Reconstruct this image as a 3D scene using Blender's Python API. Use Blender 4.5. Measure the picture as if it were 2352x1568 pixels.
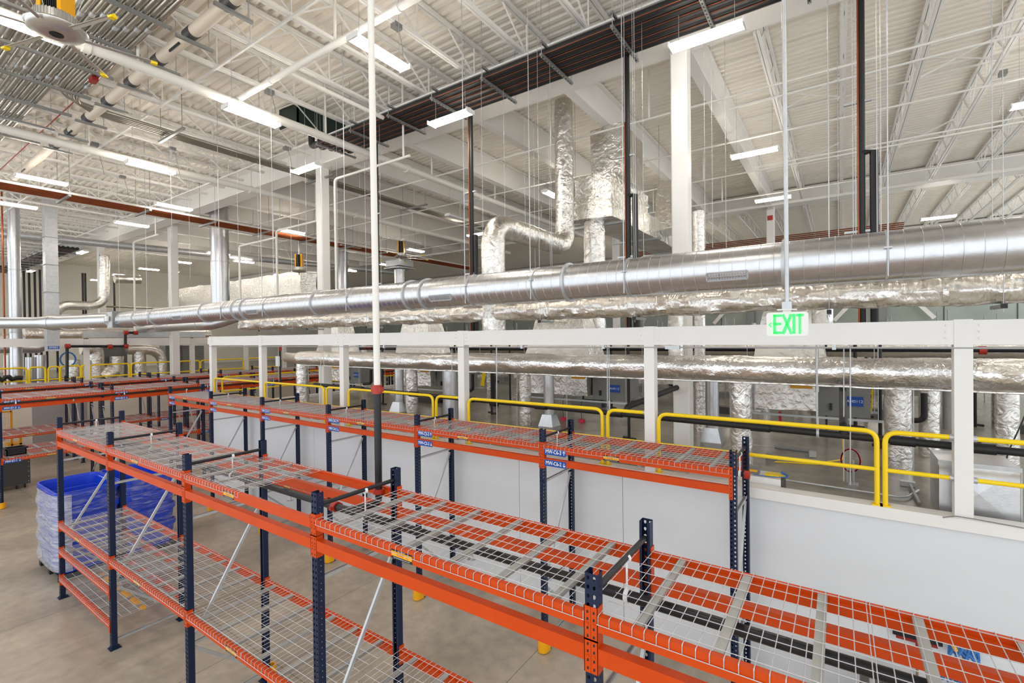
import bpy, math, random
from mathutils import Vector, Matrix, noise
random.seed(7)
for o in list(bpy.data.objects): bpy.data.objects.remove(o)
SC = bpy.context.scene
COL = SC.collection
PI = math.pi

# ------------------------------------------------------------------ camera
FPX, YAW, PIT, ROL, CAMH = 1101.56, 0.5985, -0.0085, -0.0117, 4.493
FW = Vector((-math.sin(YAW)*math.cos(PIT), math.cos(YAW)*math.cos(PIT), math.sin(PIT)))
RT0 = Vector((math.cos(YAW), math.sin(YAW), 0)); UP0 = RT0.cross(FW)
RT = RT0*math.cos(ROL) + UP0*math.sin(ROL)
UP = UP0*math.cos(ROL) - RT0*math.sin(ROL)
CAMPOS = Vector((0, 0, CAMH))
cd = bpy.data.cameras.new('camera'); cam = bpy.data.objects.new('camera', cd); COL.objects.link(cam)
cd.sensor_width = 36; cd.lens = FPX/2352*36; cd.clip_start = .05; cd.clip_end = 300
M = Matrix((RT, UP, -FW)).transposed().to_4x4(); M.translation = CAMPOS
cam.matrix_world = M
SC.camera = cam

def P(u, v, ax, val):
    """where the line of sight through a photograph pixel meets the plane ax = val"""
    d = FW + RT*((u-1176)/FPX) - UP*((v-784)/FPX)
    i = 'xyz'.index(ax)
    return CAMPOS + d*((val-CAMPOS[i])/d[i])

# ------------------------------------------------------------------ light and exposure
w = bpy.data.worlds.new('world'); SC.world = w; w.use_nodes = True
bg = w.node_tree.nodes['Background']
bg.inputs[0].default_value = (.90, .955, 1.0, 1); bg.inputs[1].default_value = 0.90
LAMP_STRENGTH = 31
vs = SC.view_settings
vs.view_transform = 'Standard'; vs.look = 'None'; vs.gamma = 1; vs.use_curve_mapping = False
vs.exposure = 0.95
SC.cycles.use_denoising = True
SC.cycles.max_bounces = 8; SC.cycles.diffuse_bounces = 4; SC.cycles.glossy_bounces = 4
SC.cycles.transparent_max_bounces = 12
SC.cycles.sample_clamp_indirect = 6

# ------------------------------------------------------------------ materials
def lin(c):
    return tuple(((x/255)/12.92 if x/255 <= .04045 else ((x/255+.055)/1.055)**2.4) for x in c)
def mat(name, rgb, rough=.5, metal=0.0, bump=0.0, scale=20.0, var=0.0, stretch=(1, 1, 1), spec=.5, detail=3.0, dist=0.0, emit=0.0, varscale=3.0, bdist=.05):
    m = bpy.data.materials.new(name); m.use_nodes = True
    nt = m.node_tree; b = nt.nodes['Principled BSDF']
    c = lin(rgb)
    b.inputs['Base Color'].default_value = (*c, 1); b.inputs['Roughness'].default_value = rough
    b.inputs['Metallic'].default_value = metal; b.inputs['Specular IOR Level'].default_value = spec
    if emit:
        b.inputs['Emission Color'].default_value = (*c, 1); b.inputs['Emission Strength'].default_value = emit
    tc = nt.nodes.new('ShaderNodeTexCoord'); mp = nt.nodes.new('ShaderNodeMapping')
    mp.inputs['Scale'].default_value = stretch
    nt.links.new(tc.outputs['Object'], mp.inputs[0])
    if var:
        n = nt.nodes.new('ShaderNodeTexNoise'); n.inputs['Scale'].default_value = varscale; n.inputs['Detail'].default_value = 5
        nt.links.new(mp.outputs[0], n.inputs['Vector'])
        r = nt.nodes.new('ShaderNodeValToRGB')
        r.color_ramp.elements[0].position = .3; r.color_ramp.elements[1].position = .72
        r.color_ramp.elements[0].color = (*[x*(1-var) for x in c], 1)
        r.color_ramp.elements[1].color = (*[min(1, x*(1+var)) for x in c], 1)
        nt.links.new(n.outputs[0], r.inputs[0]); nt.links.new(r.outputs[0], b.inputs['Base Color'])
    if bump:
        n2 = nt.nodes.new('ShaderNodeTexNoise'); n2.inputs['Scale'].default_value = scale
        n2.inputs['Detail'].default_value = detail; n2.inputs['Distortion'].default_value = dist
        nt.links.new(mp.outputs[0], n2.inputs['Vector'])
        bp = nt.nodes.new('ShaderNodeBump'); bp.inputs['Strength'].default_value = bump; bp.inputs['Distance'].default_value = bdist
        nt.links.new(n2.outputs[0], bp.inputs['Height']); nt.links.new(bp.outputs[0], b.inputs['Normal'])
    return m

MT = dict(
    orange=mat('orange enamel', (208, 71, 4), .4, var=.05, spec=.3),
    navy=mat('navy enamel', (19, 34, 64), .42, var=.08, spec=.35),
    wire=mat('galvanized wire', (206, 205, 208), .35, .3),
    galv=mat('galvanized steel', (196, 198, 200), .42, .6, var=.08, varscale=9),
    channel=mat('galvanized channel', (178, 178, 175), .45, .5, var=.06, varscale=9),
    strut=mat('zinc strut', (158, 160, 158), .42, .7),
    spiral=mat('spiral duct steel', (210, 211, 214), .3, 1.0, bump=.03, scale=60, var=.06, varscale=14),
    conduit=mat('steel conduit', (172, 168, 158), .33, .9, var=.06),
    foil=mat('foil facing', (232, 228, 222), .27, .95, bump=.42, scale=8, detail=6, dist=.8, var=.04, bdist=.07),
    foilfine=mat('foil facing quilted', (234, 231, 228), .26, .95, bump=.36, scale=20, detail=3, dist=.4, var=.04, bdist=.035),
    foilrun=mat('foil facing gathered', (232, 228, 222), .27, .95, bump=.45, scale=6, detail=6, dist=.7, var=.04, bdist=.06, stretch=(2.6, .8, .8)),
    white=mat('white paint', (236, 234, 230), .5, var=.015),
    steelwhite=mat('white painted steel', (242, 239, 234), .45, var=.015),
    deckwhite=mat('roof deck paint', (250, 243, 232), .6, var=.015),
    pipewhite=mat('white painted pipe', (236, 232, 224), .4),
    beige=mat('beige insulated pipe', (222, 208, 190), .5, var=.03),
    black=mat('black insulation', (28, 27, 28), .5, var=.15),
    blackpipe=mat('black steel pipe', (38, 38, 42), .3, .3, var=.15),
    copper=mat('copper pipe', (158, 86, 54), .4, .8, var=.15),
    red=mat('red coupling', (176, 48, 32), .45, var=.1),
    redpaint=mat('red painted pipe', (150, 36, 32), .5),
    yellow=mat('yellow safety paint', (255, 216, 6), .33, var=.03),
    amber=mat('amber plastic', (250, 176, 10), .4),
    blackp=mat('black plastic', (26, 26, 28), .45),
    wall=mat('wall panel', (226, 228, 231), .42, var=.03, varscale=.7, stretch=(1, 1, 3)),
    wallbeige=mat('beige wall', (238, 233, 220), .7, var=.02, varscale=.4),
    concrete=mat('bare concrete wall', (168, 176, 166), .8, var=.14, varscale=.6),
    grey=mat('grey enamel', (132, 132, 130), .45, var=.05),
    greydoor=mat('grey door paint', (176, 172, 172), .5, var=.02),
    dark=mat('dark grey sheet', (74, 72, 72), .5, var=.08),
    lens=mat('lamp lens', (255, 247, 234), .4, emit=LAMP_STRENGTH),
    lensoff=mat('lamp lens unlit', (240, 240, 238), .4),
    signgreen=mat('sign green', (50, 250, 90), .4, emit=.75),
    labelblue=mat('label blue', (16, 78, 170), .5),
    labelwhite=mat('label white', (245, 246, 250), .5),
    labelred=mat('label red', (196, 52, 20), .5),
    bin=mat('blue polyethylene', (22, 66, 205), .32, var=.05),
    blue=mat('blue cord', (60, 120, 190), .7, var=.2, varscale=40),
    pink=mat('pink ribbon', (226, 60, 90), .6),
    wood=mat('pallet wood', (150, 128, 100), .8, var=.15),
    fanalu=mat('cast aluminium', (214, 212, 208), .3, .9),
    darkgreen=mat('dark green steel', (22, 44, 38), .5, var=.1),
    paper=mat('paper tag', (240, 240, 240), .7),
)
# stretch film: thin, mostly clear, streaky highlights
fm = bpy.data.materials.new('stretch film'); fm.use_nodes = True
nt = fm.node_tree; nt.nodes.clear()
out = nt.nodes.new('ShaderNodeOutputMaterial'); mx = nt.nodes.new('ShaderNodeMixShader'); tr = nt.nodes.new('ShaderNodeBsdfTransparent')
pb = nt.nodes.new('ShaderNodeBsdfPrincipled'); pb.inputs['Roughness'].default_value = .12; pb.inputs['Base Color'].default_value = (.8, .8, .82, 1)
n = nt.nodes.new('ShaderNodeTexNoise'); n.inputs['Scale'].default_value = 5; n.inputs['Detail'].default_value = 6; n.inputs['Distortion'].default_value = 1.2
tc = nt.nodes.new('ShaderNodeTexCoord'); mp = nt.nodes.new('ShaderNodeMapping'); mp.inputs['Scale'].default_value = (.7, .7, 5)
cr = nt.nodes.new('ShaderNodeValToRGB'); cr.color_ramp.elements[0].position = .46; cr.color_ramp.elements[1].position = .8
cr.color_ramp.elements[0].color = (.03,)*3+(1,); cr.color_ramp.elements[1].color = (.5,)*3+(1,)
bu = nt.nodes.new('ShaderNodeBump'); bu.inputs['Strength'].default_value = .6; bu.inputs['Distance'].default_value = .04
L = nt.links.new
L(tc.outputs['Object'], mp.inputs[0]); L(mp.outputs[0], n.inputs['Vector']); L(n.outputs[0], cr.inputs[0]); L(cr.outputs[0], mx.inputs[0])
L(n.outputs[0], bu.inputs['Height']); L(bu.outputs[0], pb.inputs['Normal'])
L(tr.outputs[0], mx.inputs[1]); L(pb.outputs[0], mx.inputs[2]); L(mx.outputs[0], out.inputs[0])
MT['film'] = fm
f2 = fm.copy(); f2.name = 'stretch film many layers'; MT['filmthick'] = f2
for nd in f2.node_tree.nodes:
    if nd.type == 'VALTORGB': nd.color_ramp.elements[0].color = (.34,)*3+(1,); nd.color_ramp.elements[0].position = .35; nd.color_ramp.elements[1].color = (.8,)*3+(1,)

def floor_mat(name, rgb, rough, joint=0.0, var=.16, streak=(1, .35, 1)):
    m = mat(name, rgb, rough, bump=.015, scale=30, var=var, varscale=.9, stretch=streak)
    nt = m.node_tree; b = nt.nodes['Principled BSDF']
    src = b.inputs['Base Color'].links[0].from_socket
    tc = nt.nodes.new('ShaderNodeTexCoord')
    n = nt.nodes.new('ShaderNodeTexNoise'); n.inputs['Scale'].default_value = 5.5; n.inputs['Detail'].default_value = 8
    nt.links.new(tc.outputs['Object'], n.inputs['Vector'])
    mul = nt.nodes.new('ShaderNodeMix'); mul.data_type = 'RGBA'; mul.blend_type = 'OVERLAY'; mul.inputs[0].default_value = .35
    nt.links.new(src, mul.inputs[6]); nt.links.new(n.outputs[0], mul.inputs[7])
    last = mul.outputs[2]
    if joint:
        sx = nt.nodes.new('ShaderNodeSeparateXYZ'); nt.links.new(tc.outputs['Object'], sx.inputs[0])
        fs = []
        for k in range(2):
            a = nt.nodes.new('ShaderNodeMath'); a.operation = 'PINGPONG'; a.inputs[1].default_value = joint/2
            nt.links.new(sx.outputs[k], a.inputs[0])
            c = nt.nodes.new('ShaderNodeMath'); c.operation = 'LESS_THAN'; c.inputs[1].default_value = .006
            nt.links.new(a.outputs[0], c.inputs[0]); fs.append(c)
        mxx = nt.nodes.new('ShaderNodeMath'); mxx.operation = 'MAXIMUM'
        nt.links.new(fs[0].outputs[0], mxx.inputs[0]); nt.links.new(fs[1].outputs[0], mxx.inputs[1])
        mj = nt.nodes.new('ShaderNodeMix'); mj.data_type = 'RGBA'; mj.inputs[7].default_value = (.10, .085, .07, 1)
        sc = nt.nodes.new('ShaderNodeMath'); sc.operation = 'MULTIPLY'; sc.inputs[1].default_value = .7
        nt.links.new(mxx.outputs[0], sc.inputs[0]); nt.links.new(sc.outputs[0], mj.inputs[0])
        nt.links.new(last, mj.inputs[6]); last = mj.outputs[2]
    nt.links.new(last, b.inputs['Base Color'])
    return m
MT['floor'] = floor_mat('polished concrete', (174, 162, 145), .34, joint=3.6, var=.26)
MT['deckfloor'] = floor_mat('sealed concrete deck', (146, 139, 128), .22, var=.24)

# ------------------------------------------------------------------ mesh builder
class MB:
    def __init__(s): s.v = []; s.f = []; s.mi = []; s.mats = []; s.cur = 0
    def use(s, m):
        m = MT[m] if isinstance(m, str) else m
        if m not in s.mats: s.mats.append(m)
        s.cur = s.mats.index(m); return s
    def add(s, vs, fs):
        o = len(s.v); s.v += [tuple(x) for x in vs]
        s.f += [tuple(i+o for i in f) for f in fs]; s.mi += [s.cur]*len(fs); return s
    def box(s, x0, x1, y0, y1, z0, z1):
        return s.add([(x0,y0,z0),(x1,y0,z0),(x1,y1,z0),(x0,y1,z0),(x0,y0,z1),(x1,y0,z1),(x1,y1,z1),(x0,y1,z1)],
                     [(0,3,2,1),(4,5,6,7),(0,1,5,4),(1,2,6,5),(2,3,7,6),(3,0,4,7)])
    def cbox(s, c, sx, sy, sz): return s.box(c[0]-sx/2, c[0]+sx/2, c[1]-sy/2, c[1]+sy/2, c[2]-sz/2, c[2]+sz/2)
    def bar(s, a, b, w, h, up=(0, 0, 1)):
        a = Vector(a); b = Vector(b); d = (b-a).normalized(); u = Vector(up)
        if abs(d.dot(u)) > .95: u = Vector((1, 0, 0)) if abs(d.x) < .9 else Vector((0, 1, 0))
        r = d.cross(u).normalized(); u = r.cross(d)
        vs = [p + r*(i*w/2) + u*(j*h/2) for p in (a, b) for i, j in ((-1,-1),(1,-1),(1,1),(-1,1))]
        return s.add(vs, [(0,3,2,1),(4,5,6,7),(0,1,5,4),(1,2,6,5),(2,3,7,6),(3,0,4,7)])
    def tube(s, path, r, n=10, caps=True, rf=None):
        path = [Vector(p) for p in path]
        N = len(path); T = []
        for i in range(N):
            a = path[max(0, i-1)]; b = path[min(N-1, i+1)]; T.append((b-a).normalized())
        u = Vector((0, 0, 1)) if abs(T[0].z) < .9 else Vector((1, 0, 0))
        u = (u - T[0]*u.dot(T[0])).normalized(); vs = []
        for i in range(N):
            u = (u - T[i]*u.dot(T[i])).normalized(); w = T[i].cross(u)
            for k in range(n):
                a = 2*PI*k/n
                rr = (r[i] if isinstance(r, (list, tuple)) else r)
                if rf: rr *= rf(i, a, path[i])
                vs.append(path[i] + u*(rr*math.cos(a)) + w*(rr*math.sin(a)))
        fs = [(i*n+k, i*n+(k+1) % n, (i+1)*n+(k+1) % n, (i+1)*n+k) for i in range(N-1) for k in range(n)]
        if caps: fs += [tuple(range(n-1, -1, -1)), tuple((N-1)*n+k for k in range(n))]
        return s.add(vs, fs)
    def cyl(s, a, b, r, n=12): return s.tube([a, b], r, n)
    def prism(s, prof, axis, a, b):
        """extrude a closed 2D profile along an axis; profile coordinates are the other two axes in order"""
        n = len(prof); vs = []
        for t in (a, b):
            for p, q in prof:
                vs.append({'x': (t, p, q), 'y': (p, t, q), 'z': (p, q, t)}[axis])
        fs = [(i, (i+1) % n, n+(i+1) % n, n+i) for i in range(n)] + [tuple(range(n-1, -1, -1)), tuple(range(n, 2*n))]
        return s.add(vs, fs)
    def lathe(s, prof, c=(0, 0, 0), n=32):
        vs = [(c[0]+r*math.cos(2*PI*k/n), c[1]+r*math.sin(2*PI*k/n), c[2]+z) for r, z in prof for k in range(n)]
        m = len(prof)
        fs = [(i*n+k, i*n+(k+1) % n, (i+1)*n+(k+1) % n, (i+1)*n+k) for i in range(m-1) for k in range(n)]
        return s.add(vs, fs + [tuple(range(n-1, -1, -1)), tuple((m-1)*n+k for k in range(n))])
    def mesh(s, name, smooth=True, m=None):
        me = bpy.data.meshes.new(name); me.from_pydata(s.v, [], s.f)
        mats = s.mats or [MT[m] if isinstance(m, str) else m]
        for x in mats: me.materials.append(x)
        if len(mats) > 1: me.polygons.foreach_set('material_index', s.mi)
        if smooth:
            me.polygons.foreach_set('use_smooth', [True]*len(s.f)); me.set_sharp_from_angle(angle=math.radians(38))
        me.update(); return me
    def build(s, name, m=None, parent=None, smooth=True):
        return ob(name, s.mesh(name, smooth, m), parent)
def ob(name, me, parent=None, loc=None, rz=0):
    o = bpy.data.objects.new(name, me); COL.objects.link(o)
    if parent: o.parent = parent
    if loc is not None: o.location = loc
    elif parent is not None and '_w' in parent: o.location = -Vector(parent['_w'])   # vertices are in world space
    if rz: o.rotation_euler.z = rz
    return o
def tag(o, label, cat, group=None, kind=None):
    o['label'] = label; o['category'] = cat
    if group: o['group'] = group
    if kind: o['kind'] = kind
    return o
def thing(name, label, cat, loc=(0, 0, 0), rz=0, group=None, world=False):
    """Empty at the base of a thing; world=True when its children's vertices are in world coordinates"""
    o = bpy.data.objects.new(name, None); COL.objects.link(o); o.location = loc; o.rotation_euler.z = rz
    o.empty_display_size = .2
    if world: o['_w'] = tuple(loc)
    return tag(o, label, cat, group)
def child(root, name, mb, m=None, sub=None, smooth=True):
    """part of a thing whose vertices are in world coordinates (or a sub-part of that part)"""
    me = mb.mesh(name, smooth, m)
    o = bpy.data.objects.new(name, me); COL.objects.link(o)
    if sub is not None: o.parent = sub
    else:
        o.parent = root
        if '_w' in root: o.location = -Vector(root['_w'])
    return o
def struct(name, mb, m, smooth=False):
    o = mb.build(name, m, None, smooth); o['kind'] = 'structure'; return o
def copy_tree(o, parent=None, loc=None):
    c = o.copy(); COL.objects.link(c)
    if parent: c.parent = parent
    if loc is not None: c.location = loc
    for ch in list(o.children): copy_tree(ch, c)
    return c
def fillet(pts, rad, n=6):
    pts = [Vector(p) for p in pts]; out = [pts[0]]
    for i in range(1, len(pts)-1):
        a, b, c = pts[i-1], pts[i], pts[i+1]
        d1 = (a-b).normalized(); d2 = (c-b).normalized(); r = min(rad, (a-b).length*.49, (c-b).length*.49)
        p0 = b+d1*r; p2 = b+d2*r
        for k in range(n+1):
            t = k/n; out.append(p0*(1-t)**2 + b*(2*t*(1-t)) + p2*t*t)
    return out + [pts[-1]]
def dense(pts, step):
    out = []
    for a, b in zip(pts, pts[1:]):
        k = max(1, int((b-a).length/step))
        out += [a.lerp(b, i/k) for i in range(k)]
    return out + [pts[-1]]
ORD = 'first second third fourth fifth sixth seventh eighth ninth tenth eleventh twelfth thirteenth fourteenth fifteenth sixteenth seventeenth eighteenth nineteenth twentieth'.split()
ORD += ['twenty-'+x for x in ORD[:9]] + ['thirtieth'] + ['thirty-'+x for x in ORD[:9]]
def foil_tube(mb, pts, r, rad=.3, amp=.055, step=.09, n=22, seam=1.25, seed=0.0):
    path = dense(fillet(pts, rad), step)
    acc = [0]
    for a, b in zip(path, path[1:]): acc.append(acc[-1]+(b-a).length)
    def rf(i, a, p):
        q = Vector((math.cos(a)*1.4, math.sin(a)*1.4, acc[i]*2.2+seed))
        v = 1 + amp*noise.noise(q) + amp*.6*noise.noise(q*2.7) + amp*.35*noise.noise(q*6.1)
        v *= 1 + .03*noise.noise(Vector((acc[i]*.8+seed, 3.1, 0)))
        if seam and (acc[i] % seam) < step: v *= .965
        if math.sin(a) < -2: v += .03
        return v
    return mb.tube(path, r, n, True, rf)
def foil_box(mb, x0, x1, y0, y1, z0, z1, amp=.025, k=.14, taper=0.0):
    """subdivided wrapped box with slack, wrinkled faces"""
    def cnt(a, b): return max(2, min(26, int(abs(b-a)/k)))
    nx, ny, nz = cnt(x0, x1), cnt(y0, y1), cnt(z0, z1)
    idx = {}; vs = []; fs = []
    def vid(i, j, l):
        if (i, j, l) not in idx:
            t = l/nz; s = 1 - taper*t
            p = Vector((((x0+x1)/2 + (x1-x0)*(i/nx-.5)*s), ((y0+y1)/2 + (y1-y0)*(j/ny-.5)*s), z0+(z1-z0)*t))
            q = p*2.6
            p += Vector((noise.noise(q), noise.noise(q+Vector((9, 2, 1))), noise.noise(q+Vector((3, 8, 5)))))*amp
            idx[(i, j, l)] = len(vs); vs.append(p)
        return idx[(i, j, l)]
    for i in range(nx):
        for j in range(ny):
            fs.append((vid(i,j,0), vid(i,j+1,0), vid(i+1,j+1,0), vid(i+1,j,0)))
            fs.append((vid(i,j,nz), vid(i+1,j,nz), vid(i+1,j+1,nz), vid(i,j+1,nz)))
    for l in range(nz):
        for i in range(nx):
            fs.append((vid(i,0,l), vid(i+1,0,l), vid(i+1,0,l+1), vid(i,0,l+1)))
            fs.append((vid(i,ny,l), vid(i,ny,l+1), vid(i+1,ny,l+1), vid(i+1,ny,l)))
        for j in range(ny):
            fs.append((vid(0,j,l), vid(0,j,l+1), vid(0,j+1,l+1), vid(0,j+1,l)))
            fs.append((vid(nx,j,l), vid(nx,j+1,l), vid(nx,j+1,l+1), vid(nx,j,l+1)))
    return mb.add(vs, fs)
_txt = {}
def text_geo(body, size, bold=.0):
    key = (body, size, bold)
    if key not in _txt:
        cu = bpy.data.curves.new('lettering', 'FONT'); cu.body = body; cu.size = size; cu.align_x = 'CENTER'; cu.align_y = 'CENTER'
        cu.offset = bold; cu.resolution_u = 3
        o = bpy.data.objects.new('lettering', cu); COL.objects.link(o)
        dg = bpy.context.evaluated_depsgraph_get(); dg.update()
        me = bpy.data.meshes.new_from_object(o.evaluated_get(dg))
        _txt[key] = ([v.co.copy() for v in me.vertices], [tuple(p.vertices) for p in me.polygons])
        bpy.data.objects.remove(o); bpy.data.curves.remove(cu); bpy.data.meshes.remove(me)
    return _txt[key]
def put_text(mb, body, size, c, right, up, bold=.0, sx=1.0):
    vs, fs = text_geo(body, size, bold); c = Vector(c); right = Vector(right); up = Vector(up)
    return mb.add([c + right*(v.x*sx) + up*v.y for v in vs], fs)
# ================================================================== the setting
DZ = 2.40          # mezzanine deck
WY = 6.92          # face of the white partition under the mezzanine
XL = -15.9         # its end
m = MB().box(-50, 10, -6, 37, -.2, 0); struct('floor', m, 'floor')
m = MB().box(XL, 10, WY+.12, 37, DZ-.3, DZ); struct('floor_mezzanine', m, 'deckfloor')
m = MB()
seams = [XL, -13.0, -10.6, -7.0, -4.6, -2.72, 4.5, 10]
for a, b in zip(seams, seams[1:]): m.box(a+.004, b-.004, WY, WY+.12, 0, DZ-.02)
m.box(XL+.02, 10, WY+.03, WY+.1, 0, DZ-.02)
struct('wall_mezzanine', m, 'wall')
m = MB().box(XL-.05, 10, WY-.05, WY+.16, DZ-.02, DZ+.11); m.box(XL-.05, XL+.12, WY+.16, 30, DZ-.02, DZ+.11)
struct('trim_1', m, 'steelwhite')
m = MB().box(XL, XL+.12, WY+.12, 37, 0, DZ-.3); struct('wall_mezzanine_end', m, 'wall')
# enclosure on the far side of the racks, with its own deck
LX = -27.0
m = MB().box(LX-.12, LX, -6, 30, 0, 2.42); struct('wall_left_enclosure', m, 'wallbeige')
m = MB().box(-50, LX-.12, -6, 37, 2.2, 2.4); struct('floor_left_deck', m, 'deckfloor')
m = MB().box(LX-.14, LX+.05, -6, 30, 2.42, 2.55); struct('trim_2', m, 'steelwhite')
for k, (a, b) in enumerate(((5.05, 5.95), (6.0, 6.75))):
    m = MB().box(LX, LX+.05, a, b, 0, 2.05); d = struct('door_%d' % (k+1), m, 'greydoor')
    q = MB().box(LX+.05, LX+.10, a+.06, a+.09, .95, 1.07); child(d, 'door_handle', q, 'galv')
m = MB().box(-50.2, -50, -6, 37, 0, 10.7)
struct('wall_left', m, 'wallbeige')
m = MB().box(-50, 10, 37, 37.2, 4.6, 10.7); struct('wall_back', m, 'concrete')
m = MB().box(-50, 10, 36.9, 37.2, 0, 4.6); struct('wall_back_lower', m, 'white')
# panel joints and steel braces on the far wall
m = MB()
for k in range(20): m.box(-49+3*k, -48.96+3*k, 36.97, 37.0, 4.6, 10.6)
m.box(-50, 10, 36.96, 37.0, 8.55, 8.62); struct('trim_3', m, 'dark')
for k, (u, v) in enumerate(((1725, 668), (2025, 650))):
    p = P(u, v, 'y', 36.7)
    t = thing('wall_brace', 'pale steel brace on the far concrete wall, %s' % ('left of the exit sign pole' if k == 0 else 'right of the jogged black drop'), 'brace', (p.x, 36.7, 4.6), world=True)
    child(t, 'post', MB().box(p.x-.2, p.x+.2, 36.5, 36.95, 4.6, 10.6), 'grey', smooth=False)
    child(t, 'diagonal', MB().bar((p.x, 36.6, p.z+.7), (p.x-2.4, 36.6, p.z-2.2), .22, .22, (0, 1, 0)).bar((p.x, 36.6, p.z+.7), (p.x+2.4, 36.6, p.z-2.2), .22, .22, (0, 1, 0)), 'steelwhite', smooth=False)
    child(t, 'tie', MB().box(p.x-2.4, p.x+2.4, 36.5, 36.7, p.z+.55, p.z+.8), 'steelwhite', smooth=False)
# roof deck: corrugated sheet, flutes along x
m = MB(); prof = []; y = -6.0; pitch = .2
while y < 37:
    prof += [(y, 10.62), (y+.09, 10.62), (y+.115, 10.69), (y+.175, 10.69)]; y += pitch
n = len(prof)
xs = [-50, 10]
vs_ = [(x, p, q) for x in xs for p, q in prof]
m.add(vs_, [(i, i+1, n+i+1, n+i) for i in range(n-1)])
m.box(-50, 10, -6, 37.2, 10.72, 10.8)
struct('ceiling', m, 'deckwhite')

# ------------------------------------------------------------------ roof steel
def girder(y0, y1, x0, x1, zb, label):
    t = thing('roof_girder', label, 'girder', ((x0+x1)/2, (y0+y1)/2, zb), world=True, group='roof girders')
    yc = (y0+y1)/2
    q = MB().box(x0, x1, y0, y1, zb, zb+.04); child(t, 'bottom_flange', q, 'steelwhite')
    q = MB().box(x0, x1, yc-.02, yc+.02, zb+.04, 10.5); child(t, 'web_plate', q, 'steelwhite')
    q = MB().box(x0, x1, y0, y1, 10.5, 10.54); child(t, 'top_flange', q, 'steelwhite')
girder(8.72, 9.28, -50, 10, 9.75, 'deep white girder the black pipe bundle hangs beside, over the tall columns')
girder(23.1, 23.6, -50, 10, 9.9, 'deep white girder across the roof behind the foil box duct')
girder(35.4, 35.9, -50, 10, 9.9, 'deep white girder next to the bare concrete wall')

def joist_meshes(y0, y1):
    yc = (y0+y1)/2
    q = MB(); q.bar((-.028, y0+.35, 9.92), (-.028, y1-.35, 9.92), .045, .06); q.bar((.028, y0+.35, 9.92), (.028, y1-.35, 9.92), .045, .06); bc = q.mesh('bottom_chord', False, 'steelwhite')
    q = MB(); q.bar((-.035, y0, 10.56), (-.035, y1, 10.56), .055, .07); q.bar((.035, y0, 10.56), (.035, y1, 10.56), .055, .07); tch = q.mesh('top_chord', False, 'steelwhite')
    q = MB(); L_ = y1-y0; nn = max(2, int(L_/1.5)); st = L_/nn
    for i in range(nn):
        a = y0+i*st
        q.bar((0, a+.02, 10.53), (0, a+st/2, 9.94), .03, .03); q.bar((0, a+st/2, 9.94), (0, a+st-.02, 10.53), .03, .03)
        q.bar((0, a+st/2, 9.94), (0, a+st/2, 10.53), .024, .024)
    web = q.mesh('web_bars', False, 'steelwhite')
    return (('top_chord', tch), ('bottom_chord', bc), ('web_bars', web))
def joist(x, y0, ms, label, group):
    t = thing('roof_joist', label, 'joist', (x, 0, 0), group=group)
    for nm, me in ms: ob(nm, me, t, loc=(0, 0, 0))
A = joist_meshes(-6, 8.72); Bm = joist_meshes(9.28, 23.1); Cm = joist_meshes(23.6, 35.4)
xsA = [-2.36+1.3*k for k in range(4, -32, -1)]
for k, x in enumerate(xsA):
    d = k-4
    lab = ('white roof joist ending above the tall column by the exit sign' if d == 0 else
           'roof joist over the aisle, %s %s the column by the exit sign' % (ORD[abs(d)-1], 'right of' if d < 0 else 'left of'))
    joist(x, 0, A, lab, 'open-web joists in front of the pipe bundle')
for k in range(8):
    joist(-1.2+1.3*k, 0, Bm, 'white open-web roof joist over the foil ducts, %s one right of the tall column' % ORD[k], 'open-web joists over the mezzanine')
for k in range(14):
    joist(-9.0+1.3*k, 0, Cm, 'white open-web roof joist behind the second girder, %s from the left of its row' % ORD[k], 'open-web joists at the far end')
for k in range(14):
    x = -2.36-2.46*k
    t = thing('roof_beam', 'solid white roof beam behind the pipe bundle, %s' % ('meeting the column by the exit sign' if k == 0 else ORD[k-1]+' left of the column by the sign'), 'beam', (x, 16, 9.8), world=True, group='solid roof beams over the mezzanine')
    q = MB().box(x-.11, x+.11, 9.28, 23.1, 9.8, 9.825); q.box(x-.11, x+.11, 9.28, 23.1, 10.55, 10.6); q.box(x-.012, x+.012, 9.28, 23.1, 9.825, 10.55)
    child(t, 'beam_body', q, 'steelwhite', smooth=False)
# bridging bars across the joists
for k, (y, z, x0, x1, lab) in enumerate(((7.75, 9.86, -50, 10, 'white bridging bar just in front of the pipe bundle'), (4.6, 9.86, -50, 10, 'white bridging bar above the aisle, crossing the joists'),
        (12.4, 9.86, -2.2, 9, 'white bridging bar across the joists, nearest the tall column'), (14.9, 10.5, -2.2, 9, 'white bridging bar high across the joists, second behind the tall column'),
        (17.2, 9.86, -2.2, 9, 'white bridging bar across the joists, third behind the tall column'), (20.0, 10.5, -2.2, 9, 'white bridging bar across the joists, nearest the second girder'))):
    q = MB().bar((x0, y, z), (x1, y, z), .036, .036); tag(q.build('bridging_bar', 'steelwhite', smooth=False), lab, 'bar', 'joist bridging')
for k in range(3):
    for j in range(2):
        x = -1.2+1.3*(k*2); y = 13.4+j*4.6
        q = MB(); q.bar((x, y, 9.9), (x+1.3, y+.3, 10.5), .03, .03); q.bar((x, y+.3, 10.5), (x+1.3, y, 9.9), .03, .03)
        tag(q.build('cross_brace', 'steelwhite', smooth=False), 'white cross brace between joists, %s bay right of the tall column, %s row' % (ORD[k*2], ('nearer', 'farther')[j]), 'brace', 'joist cross braces')

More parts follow.
